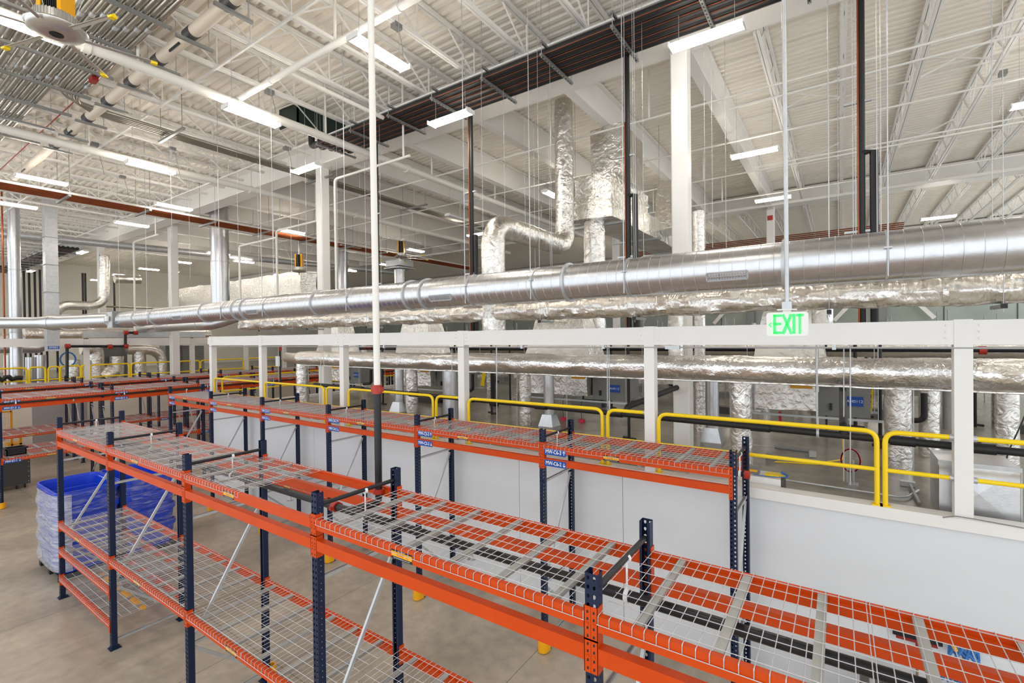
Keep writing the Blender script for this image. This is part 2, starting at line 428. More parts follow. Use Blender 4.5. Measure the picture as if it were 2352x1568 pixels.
# ------------------------------------------------------------------ tall columns
def column(x, y, zb, zt, wdt, label, group='tall white building columns'):
    t = thing('building_column', label, 'column', (x, y, zb), world=True, group=group)
    q = MB(); e = wdt/2; c = .02
    q.prism([(x-e+c, y-e), (x+e-c, y-e), (x+e, y-e+c), (x+e, y+e-c), (x+e-c, y+e), (x-e+c, y+e), (x-e, y+e-c), (x-e, y-e+c)], 'z', zb, zt)
    child(t, 'shaft', q, 'steelwhite', smooth=False)
    q = MB().box(x-e-.06, x+e+.06, y-e-.06, y+e+.06, zb, zb+.025); child(t, 'base_plate', q, 'steelwhite')
    return t
column(-2.36, 9.0, DZ, 9.75, .29, 'tall white column standing on the mezzanine beside the foil box duct')
column(-13.15, 9.0, DZ, 9.75, .29, 'tall white column behind the spiral duct, left of the white sprinkler riser')
column(-25.7, 9.65, 2.55, 9.9, .32, 'tall white column rising past the far orange racks')
column(-33.8, 9.2, 2.4, 9.9, .3, 'tall white column beside the foil elbow near the beige wall')
column(-2.4, 23.3, DZ, 9.9, .3, 'white column with a red tag under the second girder')
column(-9.4, 23.3, DZ, 9.9, .3, 'white column far behind the foil elbow')
column(5.6, 23.3, DZ, 9.9, .3, 'white column far behind the exit sign pole')
q = MB().box(-2.5, -2.3, 23.12, 23.14, 9.35, 9.55); tag(q.build('column_tag', 'red'), 'small red tag on the white column under the second girder', 'tag')

# ------------------------------------------------------------------ mezzanine frame
cxs = [-15.84, -12.98, -9.46, -5.87, -2.29, 1.09, 4.6]
BZ0, BZ1 = 4.36, 4.62
def frame_column(x, y, label, w=.15, z0=DZ, group='mezzanine frame columns'):
    t = thing('frame_column', label, 'column', (x, y, z0), world=True, group=group)
    q = MB(); e = w/2
    q.box(x-e, x+e, y-e, y+e, z0, BZ1+.01); child(t, 'shaft', q, 'steelwhite', smooth=False)
    q = MB()
    for s in (-1, 1):
        for z in (4.43, 4.5, 4.57): q.cyl((x+s*(e+.055), y-.065, z), (x+s*(e+.055), y-.085, z), .014, 8)
    child(t, 'bolts', q, 'steelwhite')
    q = MB()
    for s in (-1, 1): q.box(min(x+s*e, x+s*(e+.11)), max(x+s*e, x+s*(e+.11)), y-.068, y-.058, 4.39, 4.6)
    child(t, 'gusset_plate', q, 'steelwhite', smooth=False)
whr = ['at its corner by the orange racks', 'second from the corner', 'third from the corner, left of the white riser', 'fourth from the corner, behind the bay C5 beam', 'behind the bay C6 deck, under the lit sign side', 'nearest, beside the galvanized duct box', 'past the frame edge']
for x, wl in zip(cxs, whr): frame_column(x, WY+.05, 'slim white mezzanine column %s' % wl)
for i in range(6):
    a, b = cxs[i]+.076, cxs[i+1]-.076; y = WY+.05
    t = thing('frame_beam', 'white I-beam along the mezzanine edge, %s span from the corner' % ORD[i], 'beam', ((a+b)/2, y, BZ0), world=True, group='mezzanine edge beams')
    q = MB().prism([(y-.07, BZ0), (y+.07, BZ0), (y+.07, BZ0+.014), (y-.045, BZ0+.014), (y-.045, BZ1-.014), (y+.07, BZ1-.014), (y+.07, BZ1), (y-.07, BZ1)], 'x', a, b)
    child(t, 'beam_body', q, 'steelwhite', smooth=False)
q = MB().cyl((XL, WY-.02, 4.325), (10, WY-.02, 4.325), .011, 8)
t = thing('edge_conduit', 'thin steel conduit clipped under the white mezzanine beam', 'conduit', (0, WY, 4.3), world=True)
child(t, 'conduit_run', q, 'galv')
for x in (-8, -4.5, -.05, -3.0): child(t, 'strap', MB().box(x-.02, x+.02, WY-.04, WY+.0, 4.3, 4.36), 'galv')
child(t, 'junction_box', MB().box(-2.05, -1.85, WY-.05, WY+.02, 4.3, 4.35), 'galv')
# beams and columns of the return side and of the far enclosure
for i in range(4):
    y0 = WY+.2+i*5.6
    t = thing('frame_beam', 'white I-beam on the short side of the mezzanine, %s span back' % ORD[i], 'beam', (XL+.06, y0+2.7, BZ0), world=True, group='mezzanine side beams')
    child(t, 'beam_body', MB().box(XL, XL+.13, y0, y0+5.45, BZ0, BZ1), 'steelwhite', smooth=False)
    frame_column(XL+.06, y0+5.5, 'slim white column on the short side of the mezzanine, %s back' % ORD[i], group='mezzanine side columns')
lys = [P(u, 800, 'x', LX).y for u in (200, 443, 567, 655)]
lys = [lys[0]-(lys[1]-lys[0])] + lys
for i, y in enumerate(lys):
    frame_column(LX-.1, y, 'slim white column of the far enclosure, %s from its left' % ORD[i], .18, group='far enclosure columns')
for i in range(4):
    t = thing('frame_beam', 'white beam of the far enclosure, %s span from its left' % ORD[i], 'beam', (LX-.1, (lys[i]+lys[i+1])/2, BZ0), world=True, group='far enclosure beams')
    child(t, 'beam_body', MB().box(LX-.2, LX-.02, lys[i]+.1, lys[i+1]-.1, BZ0-.02, BZ1+.05), 'steelwhite', smooth=False)

# ------------------------------------------------------------------ yellow guardrails
def guardrail(a, b, label, ends=(1, 1), z0=DZ+.11, zt=3.36, zm=2.92, r=.027, group='yellow guardrails on the mezzanine edge'):
    a = Vector((a[0], a[1], 0)); b = Vector((b[0], b[1], 0))
    t = thing('guardrail', label, 'guardrail', (a.x, a.y, z0), world=True, group=group)
    pts = []
    if ends[0]: pts += [a+Vector((0, 0, z0))]
    pts += [a+Vector((0, 0, zt)), b+Vector((0, 0, zt))]
    if ends[1]: pts += [b+Vector((0, 0, z0))]
    child(t, 'top_rail', MB().tube(fillet(pts, .13), r, 10), 'yellow')
    child(t, 'mid_rail', MB().cyl(a+Vector((0, 0, zm)), b+Vector((0, 0, zm)), r*.9, 10), 'yellow')
    for p, e in ((a, ends[0]), (b, ends[1])):
        if e:
            child(t, 'base_plate', MB().box(p.x-.05, p.x+.05, p.y-.05, p.y+.05, z0, z0+.012), 'yellow')
        else:
            d = (b-a).normalized()
            for z in (zt, zm): child(t, 'wall_cup', MB().cyl(p+Vector((0, 0, z))-d*.02, p+Vector((0, 0, z))+d*.02, r*1.25, 10), 'galv')
    return t
gy = WY+.02
for a, b, e, lab in ((-15.7, -13.06, (1, 0), 'yellow guardrail panel at the mezzanine corner'), (-12.84, -10.2, (1, 1), 'yellow guardrail panel behind the third and fourth bay of the wall rack'),
        (-10.1, -9.54, (1, 0), 'short yellow guardrail piece left of the third frame column'), (-9.27, -6.64, (1, 1), 'yellow guardrail panel behind the white riser'),
        (-6.55, -5.95, (1, 0), 'short yellow guardrail piece left of the fourth frame column'), (-5.73, -3.05, (1, 1), 'yellow guardrail panel behind the bay C5 deck'),
        (-2.96, -2.37, (1, 0), 'short yellow guardrail piece left of the fifth frame column'), (-2.17, .355, (1, 1), 'yellow guardrail panel under the exit sign'),
        (.43, 1.0, (1, 0), 'short yellow guardrail piece left of the nearest frame column'), (1.18, 2.05, (0, 1), 'yellow guardrail panel in front of the galvanized duct box')):
    guardrail((a, gy), (b, gy), lab, e)
for i in range(4):
    y = WY+.3+i*2.7
    guardrail((XL+.06, y), (XL+.06, y+2.5), 'yellow guardrail on the short side of the mezzanine, %s panel back' % ORD[i], group='yellow guardrails on the short side')
for i, (u0, u1) in enumerate(((-40, 62), (68, 105), (112, 138), (140, 186), (189, 198), (208, 298), (302, 396), (412, 440), (446, 460), (462, 560), (572, 640))):
    y0, y1 = P(u0, 850, 'x', LX).y, P(u1, 850, 'x', LX).y
    guardrail((LX-.05, y0), (LX-.05, y1), 'yellow guardrail on the far enclosure behind the racks, %s piece from its left' % ORD[i], z0=2.55, zt=3.5, zm=2.98, r=.035, group='yellow guardrails on the far enclosure')

# ================================================================== pallet racking
PH = 3.2; HP = .0508; PW = .0752; PDp = .07
def hole_plate(mb, o, eu, ev, wd, h, r, rows, tear=True):
    """a strip of sheet with a row of punched holes: o corner, eu across, ev up"""
    o = Vector(o); eu = Vector(eu); ev = Vector(ev); vs = []; fs = []
    for k in range(rows):
        b = len(vs); cz = (k+.5)*h
        outer = [(0, k*h), (wd/2, k*h), (wd, k*h), (wd, cz), (wd, (k+1)*h), (wd/2, (k+1)*h), (0, (k+1)*h), (0, cz)]
        inner = [(-.55*r, -1.2*r), (0, -1.45*r), (.55*r, -1.2*r), (r, .1*r), (.75*r, .85*r), (0, 1.15*r), (-.75*r, .85*r), (-r, .1*r)] if tear else [(r*math.cos(PI*q/4-PI*.75), r*math.sin(PI*q/4-PI*.75)) for q in range(8)]
        for p, q in outer: vs.append(o+eu*p+ev*q)
        for p, q in inner: vs.append(o+eu*(wd/2+p)+ev*(cz+q))
        fs += [(b+i, b+(i+1) % 8, b+8+(i+1) % 8, b+8+i) for i in range(8)]
    return mb.add(vs, fs)
def make_post():
    q = MB(); e = PW/2; rows = int(PH/HP); Z = (0, 0, 1)
    hole_plate(q, (-e, -PDp/2, 0), (1, 0, 0), Z, e, HP, .0095, rows); hole_plate(q, (0, -PDp/2, 0), (1, 0, 0), Z, e, HP, .0095, rows)
    hole_plate(q, (-e, -PDp/2, 0), (0, 1, 0), Z, PDp, HP, .0045, rows, False); hole_plate(q, (e, -PDp/2, 0), (0, 1, 0), Z, PDp, HP, .0045, rows, False)
    h = rows*HP
    for s in (-1, 1): q.box(min(s*e, s*(e-.018)), max(s*e, s*(e-.018)), PDp/2-.002, PDp/2, 0, h)
    return q.mesh('upright', False, 'navy')
POST = make_post()
FOOT = MB().box(-.065, .065, -.06, .075, 0, .01); FOOT.box(-.05, .05, -.045, .05, .01, .028); FOOT = FOOT.mesh('foot_plate', False, 'navy')
def beam_mesh(Ln, step=True):
    e = .0; a, b = PW/2+.002, Ln-PW/2-.002
    pr = [(-.042, -.089), (.02, -.089), (.02, -.022), (-.002, -.022), (-.002, 0), (-.042, 0)] if step else [(-.042, -.089), (.02, -.089), (.02, 0), (-.042, 0)]
    return MB().prism(pr, 'x', a, b).mesh('beam', False, 'orange')
CONN = {}
for s in (-1, 1):
    q = MB().use('orange'); x = PW/2
    q.box(min(s*.001, s*(x+.004)), max(s*.001, s*(x+.004)), -.044, -.038, -.15, .04)
    q.box(min(s*x, s*(x+.005)), max(s*x, s*(x+.005)), -.044, .022, -.15, .04)
    q.cyl((s*.019, -.044, -.055), (s*.019, -.05, -.055), .007, 8)
    q.use('blackp')
    for z in (.01, -.03, -.08, -.125):
        q.prism([(s*.019-.006, z-.009), (s*.019+.006, z-.006), (s*.019+.004, z+.009), (s*.019-.005, z+.007)], 'y', -.0447, -.0436)
    CONN[s] = q.mesh('end_connector', False)
def cap_label():
    q = MB().use('blackp').box(-.11, .11, -.0436, -.042, -.088, -.02)
    q.use('amber').box(-.108, .108, -.0442, -.0436, -.068, -.032)
    q.use('labelred'); put_text(q, '4,000', .034, (-.015, -.0446, -.05), (1, 0, 0), (0, 0, 1)); put_text(q, 'LBS', .014, (.058, -.0446, -.057), (1, 0, 0), (0, 0, 1))
    q.use('labelwhite'); put_text(q, 'Uniformly Distributed Load Per Shelf', .0115, (0, -.0446, -.078), (1, 0, 0), (0, 0, 1))
    put_text(q, 'MAX CAPACITY', .011, (0, -.0446, -.026), (1, 0, 0), (0, 0, 1))
    return q.mesh('capacity_label', False)
CAP = cap_label()
def loc_label(body, up):
    q = MB().use('labelblue').box(0, .345, -.0445, -.043, -.06, .03)
    q.use('labelwhite'); put_text(q, body, .074, (.148, -.0455, -.015), (1, 0, 0), (0, 0, 1), .0014, .82)
    s = 1 if up else -1; x, z = .315, -.015
    q.prism([(x-.004, z-.026), (x+.004, z-.026), (x+.004, z+.026), (x-.004, z+.026)], 'y', -.0455, -.0446)
    for d in (-1, 1): q.bar((x, -.045, z+s*.027), (x+d*.02, -.045, z+s*.006), .0008, .008, (0, 0, 1))
    return q
def rack(name, label, loc, rz, posts, depth, tops, mids, lows=(), code=None, spacer=True, zlev=(2.955, 2.775, 1.33), group='orange and navy pallet racks', mirror_rear=True):
    """posts: x of each frame; tops/mids: bay indices that carry the double top beams / the middle shelf beams; lows: {bay: [z...]}"""
    t = thing(name, label, 'pallet rack', loc, rz, group)
    hb = MB(); hb.use('galv')
    for z in (.12, .95, 2.42): hb.box(-.018, .018, .03, depth-.03, z-.018, z+.018)
    HB = []
    for z in (.12, .95, 2.42):
        HB.append(MB().prism([(-.018, z-.015), (.018, z-.015), (.018, z+.015), (.012, z+.015), (.012, z-.009), (-.012, z-.009), (-.012, z+.015), (-.018, z+.015)], 'y', .03, depth-.03).mesh('horizontal_brace', False, 'galv'))
    DB = [MB().bar((0, .04, a), (0, depth-.04, b), .034, .026, (1, 0, 0)).mesh('diagonal_brace', False, 'galv') for a, b in ((1.0, 2.36), (.9, .18))]
    SP = MB().cyl((0, .03, 3.06), (0, depth-.03, 3.06), .02, 10).mesh('hanger_bar', True, 'blackpipe')
    for x in posts:
        for rear in (0, 1):
            p = ob('upright', POST, t, (x, depth if rear else 0, .028), PI if rear else 0)
            ob('foot_plate', FOOT, p, (0, 0, -.028))
        for me in HB: ob('horizontal_brace', me, t, (x, 0, 0))
        for me in DB: ob('diagonal_brace', me, t, (x, 0, 0))
        if spacer: ob('hanger_bar', SP, t, (x, 0, 0))
    BM = {}
    def beam(i, z, rear, step, cap):
        Ln = round(posts[i+1]-posts[i], 3); key = (Ln, step)
        if key not in BM: BM[key] = beam_mesh(Ln, step)
        x0 = posts[i] if not rear else posts[i+1]
        b = ob('beam', BM[key], t, (x0, depth if rear else 0, z), PI if rear else 0)
        ob('end_connector', CONN[1], b, (0, 0, 0)); ob('end_connector', CONN[-1], b, (Ln, 0, 0))
        if cap: ob('capacity_label', CAP, b, (Ln*.42, 0, .0))
        return b
    for i in range(len(posts)-1):
        fr = []
        if i in tops:
            for rear in (0, 1):
                b3 = beam(i, zlev[0], rear, True, not rear)
                b2 = beam(i, zlev[1], rear, False, False)
                if not rear: fr = [(b3, 3, True), (b2, 2, False)]
        if i in mids:
            for rear in (0, 1):
                b1 = beam(i, zlev[2], rear, True, not rear)
                if not rear: fr.append((b1, 1, False))
        for z in lows.get(i, ()) if lows else ():
            for rear in (0, 1): beam(i, z, rear, True, False)
        if code:
            for b, lv, up in fr:
                q = loc_label('%s%d-%d' % (code, i+1, lv), up)
                ob('location_label', q.mesh('location_label', False), b, (PW/2+.012, 0, -.064 if lv != 2 else -.045))
    return t
# ---- wire decks
def deck_mesh(wd, dp):
    q = MB(); r = .0025; dr = .046; y0, y1 = -.046, dp+.046
    k = int(wd/.0635)
    for i in range(k+1):
        x = -wd/2 + wd*i/k
        q.tube([(x, y0, -dr), (x, y0, -.004), (x, y0+.006, .004), (x, y1-.006, .004), (x, y1, -.004), (x, y1, -dr)], r, 4, True)
    nn = 8
    for j in range(nn+1):
        y = y0+.055+(y1-y0-.11)*j/nn
        q.cyl((-wd/2-.006, y, .0095), (wd/2+.006, y, .0095), r, 4)
    for y in (y0-.004, y1+.004): q.cyl((-wd/2-.006, y, -dr+.003), (wd/2+.006, y, -dr+.003), r, 4)
    return q
def channel_mesh(dp):
    return MB().prism([(-.024, 0), (-.024, -.024), (-.02, -.024), (-.02, -.003), (.02, -.003), (.02, -.024), (.024, -.024), (.024, 0)], 'y', .0, dp).mesh('support_channel', False, 'channel')
def add_decks(root, nm, loc, rz, posts, depth, bays, z, level, zone, group, halves=None, parts=True, rev=False):
    """two decks per bay, resting on the step of the beams"""
    c, s = math.cos(rz), math.sin(rz)
    for i in bays:
        a, b = posts[i], posts[i+1]; wd = (b-a-PW-.03)/2
        key = (round(wd, 3), round(depth, 3), parts)
        if key not in DECKM:
            q = deck_mesh(wd, depth)
            if not parts:
                for k in (-.33, 0, .33):
                    q.box(k*wd-.024, k*wd+.024, 0, depth, -.024, 0)
            DECKM[key] = (q.mesh('wire_mesh', False, 'wire'), channel_mesh(depth))
        me, ch = DECKM[key]
        for h in (0, 1):
            if halves and i in halves and h not in halves[i]: continue
            x = (a+b)/2 + (-1 if h == 0 else 1)*(wd/2+.008)
            p = Vector((loc[0]+c*x, loc[1]+s*x, loc[2]+z+.001))
            lab = '%s wire deck on %s, %s' % (level, zone[0], zone[1](i, h))
            if parts:
                t = thing('wire_deck', lab, 'wire deck', p, rz, group)
                ob('wire_mesh', me, t, (0, 0, 0))
                for k in (-.33, 0, .33): ob('support_channel', ch, t, (k*wd, 0, 0))
            else:
                o = ob('wire_deck', me, None, p, rz); tag(o, lab, 'wire deck', group)
DECKM = {}
POSTGUARD = []
def post_guard(x, y, rz, label, group='yellow post guards'):
    q = MB(); pts = []
    for k in range(9):
        a = PI + PI*k/8
        pts.append((.075*math.cos(a), -.02+.075*math.sin(a)))
    outer = [(.078, .05)] ; prof = [(-.078, .06)] + pts + [(.078, .06)]
    inn = [(p*.86, q_*.86+.004) for p, q_ in reversed(prof)]
    q.prism(prof+inn, 'z', .012, .17)
    me = q.mesh('post_guard', True, 'amber') if not POSTGUARD else POSTGUARD[0]
    if not POSTGUARD: POSTGUARD.append(me)
    o = ob('post_guard', me, None, (x, y, 0), rz); tag(o, label, 'post guard', group)

half = ('left half', 'right half')
# near rack
RB = [-11.337, -8.817, -6.284, -3.741, -1.145, 1.40]
YB, DB_ = 2.464, .888
bayname = ['bay by the blue bins', 'second bay from the bins', 'bay with the gap', 'bay right of the gap', 'bay by the blue bucket']
rack('pallet_rack', 'nearest orange and navy pallet rack, standing beside the blue bins', (0, YB, 0), 0, RB, DB_, range(5), range(5), {0: [.87, .385]})
zb = ('the nearest rack', lambda i, h: bayname[i]+', '+half[h])
add_decks(None, '', (0, YB, 0), 0, RB, DB_, range(5), 2.955, 'top', zb, 'wire decks on the nearest rack', {2: (0,)})
add_decks(None, '', (0, YB, 0), 0, RB, DB_, range(4), 1.33, 'middle', zb, 'wire decks on the nearest rack')
add_decks(None, '', (0, YB, 0), 0, RB, DB_, [0], .87, 'lower', zb, 'wire decks on the nearest rack')
add_decks(None, '', (0, YB, 0), 0, RB, DB_, [0], .385, 'lowest', zb, 'wire decks on the nearest rack')
# rack along the white wall
RCx = [-16.09+2.515*k for k in range(7)]
YC, DC_ = 5.906, .87
rack('pallet_rack', 'orange and navy pallet rack along the white partition, bays C1 to C6', (0, YC, 0), 0, RCx, DC_, range(6), range(3), code='MW-C')
zc = ('the partition rack', lambda i, h: 'bay C%d, %s' % (i+1, half[h]))
add_decks(None, '', (0, YC, 0), 0, RCx, DC_, range(6), 2.955, 'top', zc, 'wire decks on the partition rack')
add_decks(None, '', (0, YC, 0), 0, RCx, DC_, range(3), 1.33, 'middle', zc, 'wire decks on the partition rack')
# double rows on the far side: E and F, facing the camera's right
def cross_rack(xf, posts, code, lab, faces, zone, grp):
    loc = (xf, 0, 0)
    rack('pallet_rack', lab, loc, PI/2, posts, .87, range(len(posts)-1), range(len(posts)-1), code=code, group='far cross racks')
    z = (zone, lambda i, h: 'bay %s, %s' % (ORD[i], ('nearer half', 'farther half')[h]))
    for zz, lv in ((2.955, 'top'), (1.33, 'middle')):
        add_decks(None, '', loc, PI/2, posts, .87, range(len(posts)-1), zz, lv, z, grp, parts=False)
PE = [2.9+2.44*k for k in range(7)]
cross_rack(-18.87, PE, 'MW-E', 'orange cross rack labelled E, nearest of the far racks', 1, 'the E rack', 'wire decks on the E rack')
cross_rack(-19.97, PE, None, 'orange rack standing back to back with the E rack', 1, 'the rack backing the E rack', 'wire decks backing the E rack')
PF = [.5+2.44*k for k in range(9)]
cross_rack(-23.4, [p+.35 for p in PF], 'MW-F', 'orange cross rack labelled F, behind the E racks', 1, 'the F rack', 'wire decks on the F rack')
cross_rack(-24.5, [p+.35 for p in PF], None, 'orange rack standing back to back with the F rack', 1, 'the rack backing the F rack', 'wire decks backing the F rack')
for k, i in enumerate((0, 1, 2, 3, 4, 5, 6)):
    post_guard(RCx[i], YC-.03, 0, 'yellow plastic post guard on the floor at upright %s of the partition rack' % ORD[i])
for k in range(7):
    post_guard(-18.84, PE[k], PI/2, 'yellow plastic post guard at upright %s of the E rack' % ORD[k])
post_guard(RB[2], YB+DB_+.03, PI, 'yellow post guard at a rear upright under the open gap of the nearest rack')
# ================================================================== ducts
def rods(root, pts, r=.006, m='galv', name='hanger_rod'):
    for x, y, z0, z1 in pts:
        child(root, name, MB().cyl((x, y, z0), (x, y, z1), r, 6), m)
# ---- main spiral duct over the mezzanine edge
SY, SZ, SR = 6.0, 5.25, .245
def px_x(u, v=660, y=SY): return P(u, v, 'y', y).x
t = thing('spiral_duct', 'long galvanized spiral duct with louvred grilles along the mezzanine edge', 'duct', (0, SY, SZ-SR), world=True)
q = MB(); prof = []; x = -20.0
path = []; rad = []
while x < 10:
    for dx, dr in ((0, 0), (.124, 0), (.1265, .004), (.1285, .004), (.131, 0)):
        path.append((x+dx, SY, SZ)); rad.append(SR+dr)
    x += .135
q.tube(path, rad, 36); child(t, 'duct_tube', q, 'spiral')
for u in (322, 362, 478, 553, 573, 736, 948, 985, 1310, 1803):
    x = px_x(u); q = MB().tube([(x-.018, SY, SZ), (x-.016, SY, SZ), (x+.016, SY, SZ), (x+.018, SY, SZ)], [SR+.004, SR+.028, SR+.028, SR+.004], 36)
    child(t, 'flange', q, 'galv')
def grille(root, x, wd, ang, hgt=.07):
    yn, zn = -math.cos(ang), -math.sin(ang); ty, tz = -zn, yn
    c = Vector((x, SY+yn*(SR+.004), SZ+zn*(SR+.004))); T = Vector((0, ty, tz)); N = Vector((0, yn, zn)); X = Vector((1, 0, 0))
    q = MB()
    for s in (-1, 1):
        q.bar(c+T*(s*hgt*.62)-X*(wd*.5), c+T*(s*hgt*.62)+X*(wd*.5), .018, .02, N)
        q.bar(c+X*(s*wd*.5)-T*(hgt*.6), c+X*(s*wd*.5)+T*(hgt*.6), .018, .02, N)
    g = child(root, 'grille', q, 'galv', smooth=False)
    q = MB().bar(c-X*(wd*.5)-N*.012, c+X*(wd*.5)-N*.012, hgt*1.1, .004, N); child(root, 'recess', q, 'blackp', g, False)
    q = MB(); k = int(wd/.028)
    for i in range(k): q.bar(c+X*(wd*(i+.5)/k-wd/2)-T*(hgt*.5), c+X*(wd*(i+.5)/k-wd/2)+T*(hgt*.5), .004, .014, N)
    q.bar(c-X*(wd*.48), c+X*(wd*.48), .004, .012, N)
    child(root, 'louvres', q, 'galv', g, False)
for u, wd in ((425, .5), (600, .46), (1032, .46), (1678, .42), (283, .5)): grille(t, px_x(u), wd, .42)
for u in (530, 627, 820, 1092, 1450, 2035, 360, 1240):
    x = px_x(u)
    q = MB().cyl((x, SY-SR-.012, SZ-SR*.9), (x, SY-SR-.012, 10.6), .006, 6); q.tube([(x-.012, SY, SZ), (x+.012, SY, SZ)], SR+.01, 28); q.cbox((x, SY-SR-.012, SZ+.05), .06, .03, .012)
    child(t, 'hanger', q, 'galv')
bx = thing('damper_box', 'small galvanized damper box at the end of the long spiral duct', 'damper', (-20.3, SY, SZ-.3), world=True)
child(bx, 'casing', MB().box(-20.6, -20.05, SY-.26, SY+.26, SZ-.26, SZ+.26), 'galv', smooth=False)
rods(bx, [(-20.3, SY, SZ, 10.63)]); child(bx, 'collar', MB().box(-20.08, -20.0, SY-.28, SY+.28, SZ-.28, SZ+.28), 'grey', smooth=False)
child(bx, 'actuator', MB().box(-20.5, -20.3, SY-.36, SY-.3, SZ-.05, SZ+.12), 'paper', smooth=False)
t = thing('spiral_duct', 'thick galvanized spiral duct narrowing past the square hanging duct', 'duct', (-24, 5.4, 5), world=True)
q = MB().tube([(-20.6, 5.9, SZ), (-23.6, 5.35, SZ), (-24.2, 5.2, SZ), (-24.25, 5.17, SZ), (-24.7, 4.9, SZ), (-28.5, 2.2, SZ)], [.26, .26, .3, .3, .215, .215], 30)
child(t, 'duct_tube', q, 'spiral')
for x, y, r in ((-23.5, 5.37, .28), (-24.7, 4.9, .225), (-21.8, 5.68, .275)): child(t, 'flange', MB().tube([(x-.02, y+.01, SZ), (x+.02, y-.01, SZ)], r, 30), 'galv')
def spiral_pipe(label, pts, r, rad=.4, cat='duct', m='spiral', group=None, rings=1.4):
    pts = [Vector(p) for p in pts]
    t = thing('spiral_duct', label, cat, pts[0], world=True, group=group)
    pp = dense(fillet(pts, rad), .12)
    rr = [r*(1.012 if i % 2 else 1) for i in range(len(pp))]
    child(t, 'duct_tube', MB().tube(pp, rr, 26), m)
    k = max(1, int(rings/.12))
    for i in range(k, len(pp)-1, k):
        d = (pp[i+1]-pp[i]).normalized()*.02
        child(t, 'flange', MB().tube([pp[i]-d, pp[i]+d], r*1.07, 26), 'galv')
    return t
spiral_pipe('galvanized spiral duct under the long duct with an upturned elbow', [(-33.4, 9, 5.15), (-20.4, 9, 5.15), (-19.2, 10.2, 5.75)], .22, .5, rings=4)
y_ = P(35, 700, 'x', -27.6).y
spiral_pipe('tall galvanized riser duct beside the copper riser at the enclosure', [(-27.6, y_, 2.4), (-27.6, y_, 10.6)], .185, rings=2.6)
v_ = P(505, 600, 'y', 9.8)
spiral_pipe('wide galvanized riser duct hanging above the long spiral duct', [(v_.x, 9.8, 5.5), (v_.x, 9.8, 10.6)], .34, rings=2.3)
v_ = P(788, 620, 'y', 19.0); spiral_pipe('galvanized riser duct behind the tall column left of the riser', [(v_.x, 19, 5), (v_.x, 19, 10.6)], .3, rings=2.2)
# square hanging duct
v_ = P(118, 700, 'x', -26.2); zb = P(118, 806, 'x', -26.2).z
t = thing('square_duct', 'square grey duct hanging in front of the enclosure with a blue tag', 'duct', (v_.x, v_.y, zb), world=True)
q = MB(); z = zb
while z < 10.3:
    q.box(v_.x-.2, v_.x+.2, v_.y-.19, v_.y+.19, z, z+.30); q.box(v_.x-.207, v_.x+.207, v_.y-.197, v_.y+.197, z+.30, z+.335); z += .335
q.box(v_.x-.2, v_.x+.2, v_.y-.19, v_.y+.19, z, 10.63)
child(t, 'casing', q, 'galv', smooth=False)
for zz in (5.4, 6.5, 7.6, 8.7): child(t, 'flange', MB().box(v_.x-.235, v_.x+.235, v_.y-.225, v_.y+.225, zz, zz+.03), 'strut', smooth=False)
q = MB().use('labelblue').box(v_.x+.2, v_.x+.203, v_.y-.17, v_.y+.17, zb+.08, zb+.2); q.use('labelwhite'); put_text(q, 'EF003', .11, (v_.x+.205, v_.y, zb+.14), (0, 1, 0), (0, 0, 1))
child(t, 'tag', q, smooth=False)
v_ = P(9, 700, 'x', -27.4)
tag(MB().cyl((-27.4, v_.y, 2.4), (-27.4, v_.y, 10.6), .03, 8).build('copper_riser', 'copper'), 'vertical copper riser left of the tall galvanized riser duct', 'pipe')

# ---- foil-wrapped ducts
def foil(label, pts, r, rad=.3, seam=1.25, group=None, m='foil', amp=.055, step=.09, straps=()):
    pts = [Vector(p) for p in pts]
    t = thing('foil_duct', label, 'foil duct', pts[0], world=True, group=group)
    child(t, 'wrap', foil_tube(MB(), pts, r, rad, amp, step, 30, seam, random.uniform(0, 50)), m)
    for p, d in straps:
        p = Vector(p); d = Vector(d).normalized()*.025
        child(t, 'tape_band', MB().tube([p-d, p+d], r*1.03, 22), 'foilfine')
    return t
UY, UZ, UR = 7.4, 4.97, .165
t = foil('long foil-wrapped duct lying above the white mezzanine beam', [(-14.9, UY, UZ), (9, UY, UZ)], UR, amp=.2, step=.055, m='foilrun', straps=[((x, UY, UZ), (1, 0, 0)) for x in (-12.4, -9.9, -6.9, -3.6, -1.1, 1.0)])
for x in (-13.5, -11.2, -8.9, -4.3, -2.6, -.1, 1.45):
    q = MB().box(x-.02, x+.02, UY-.24, UY+.24, UZ-UR-.06, UZ-UR-.02)
    for s in (-1, 1): child(t, 'hanger_rod', MB().cyl((x, UY+s*.22, UZ-UR-.1), (x, UY+s*.22, 10.62), .0035, 6), 'galv')
    child(t, 'trapeze_strut', q, 'strut', smooth=False)
    child(t, 'end_cap', MB().box(x-.025, x+.025, UY-.26, UY-.235, UZ-UR-.065, UZ-UR-.015), 'blackp', smooth=False)
LY, LZ, LR = 7.9, 3.98, .19
t = foil('thick foil-wrapped duct running under the white mezzanine beam', [(-12.7, LY, LZ), (9, LY, LZ)], LR, amp=.1, m='foilfine', step=.055, straps=[((x, LY, LZ), (1, 0, 0)) for x in (-11.2, -8.4, -6.6, -4.9, -1.9, -.5, .55)])
q = MB(); path = dense([Vector((-12.6, LY-.03, LZ-LR)), Vector((9, LY-.03, LZ-LR))], .1)
q.tube([p+Vector((0, 0, .012*noise.noise(p*3)-.01)) for p in path], .016, 6); child(t, 'seam_lip', q, 'foil')
for u in (744, 1140, 1395, 1953, 1875, 640):
    x = P(u, 840, 'y', LY-.24).x
    child(t, 'hanger_rod', MB().cyl((x, LY-.24, 3.3), (x, LY-.24, 4.36), .007, 6), 'galv')
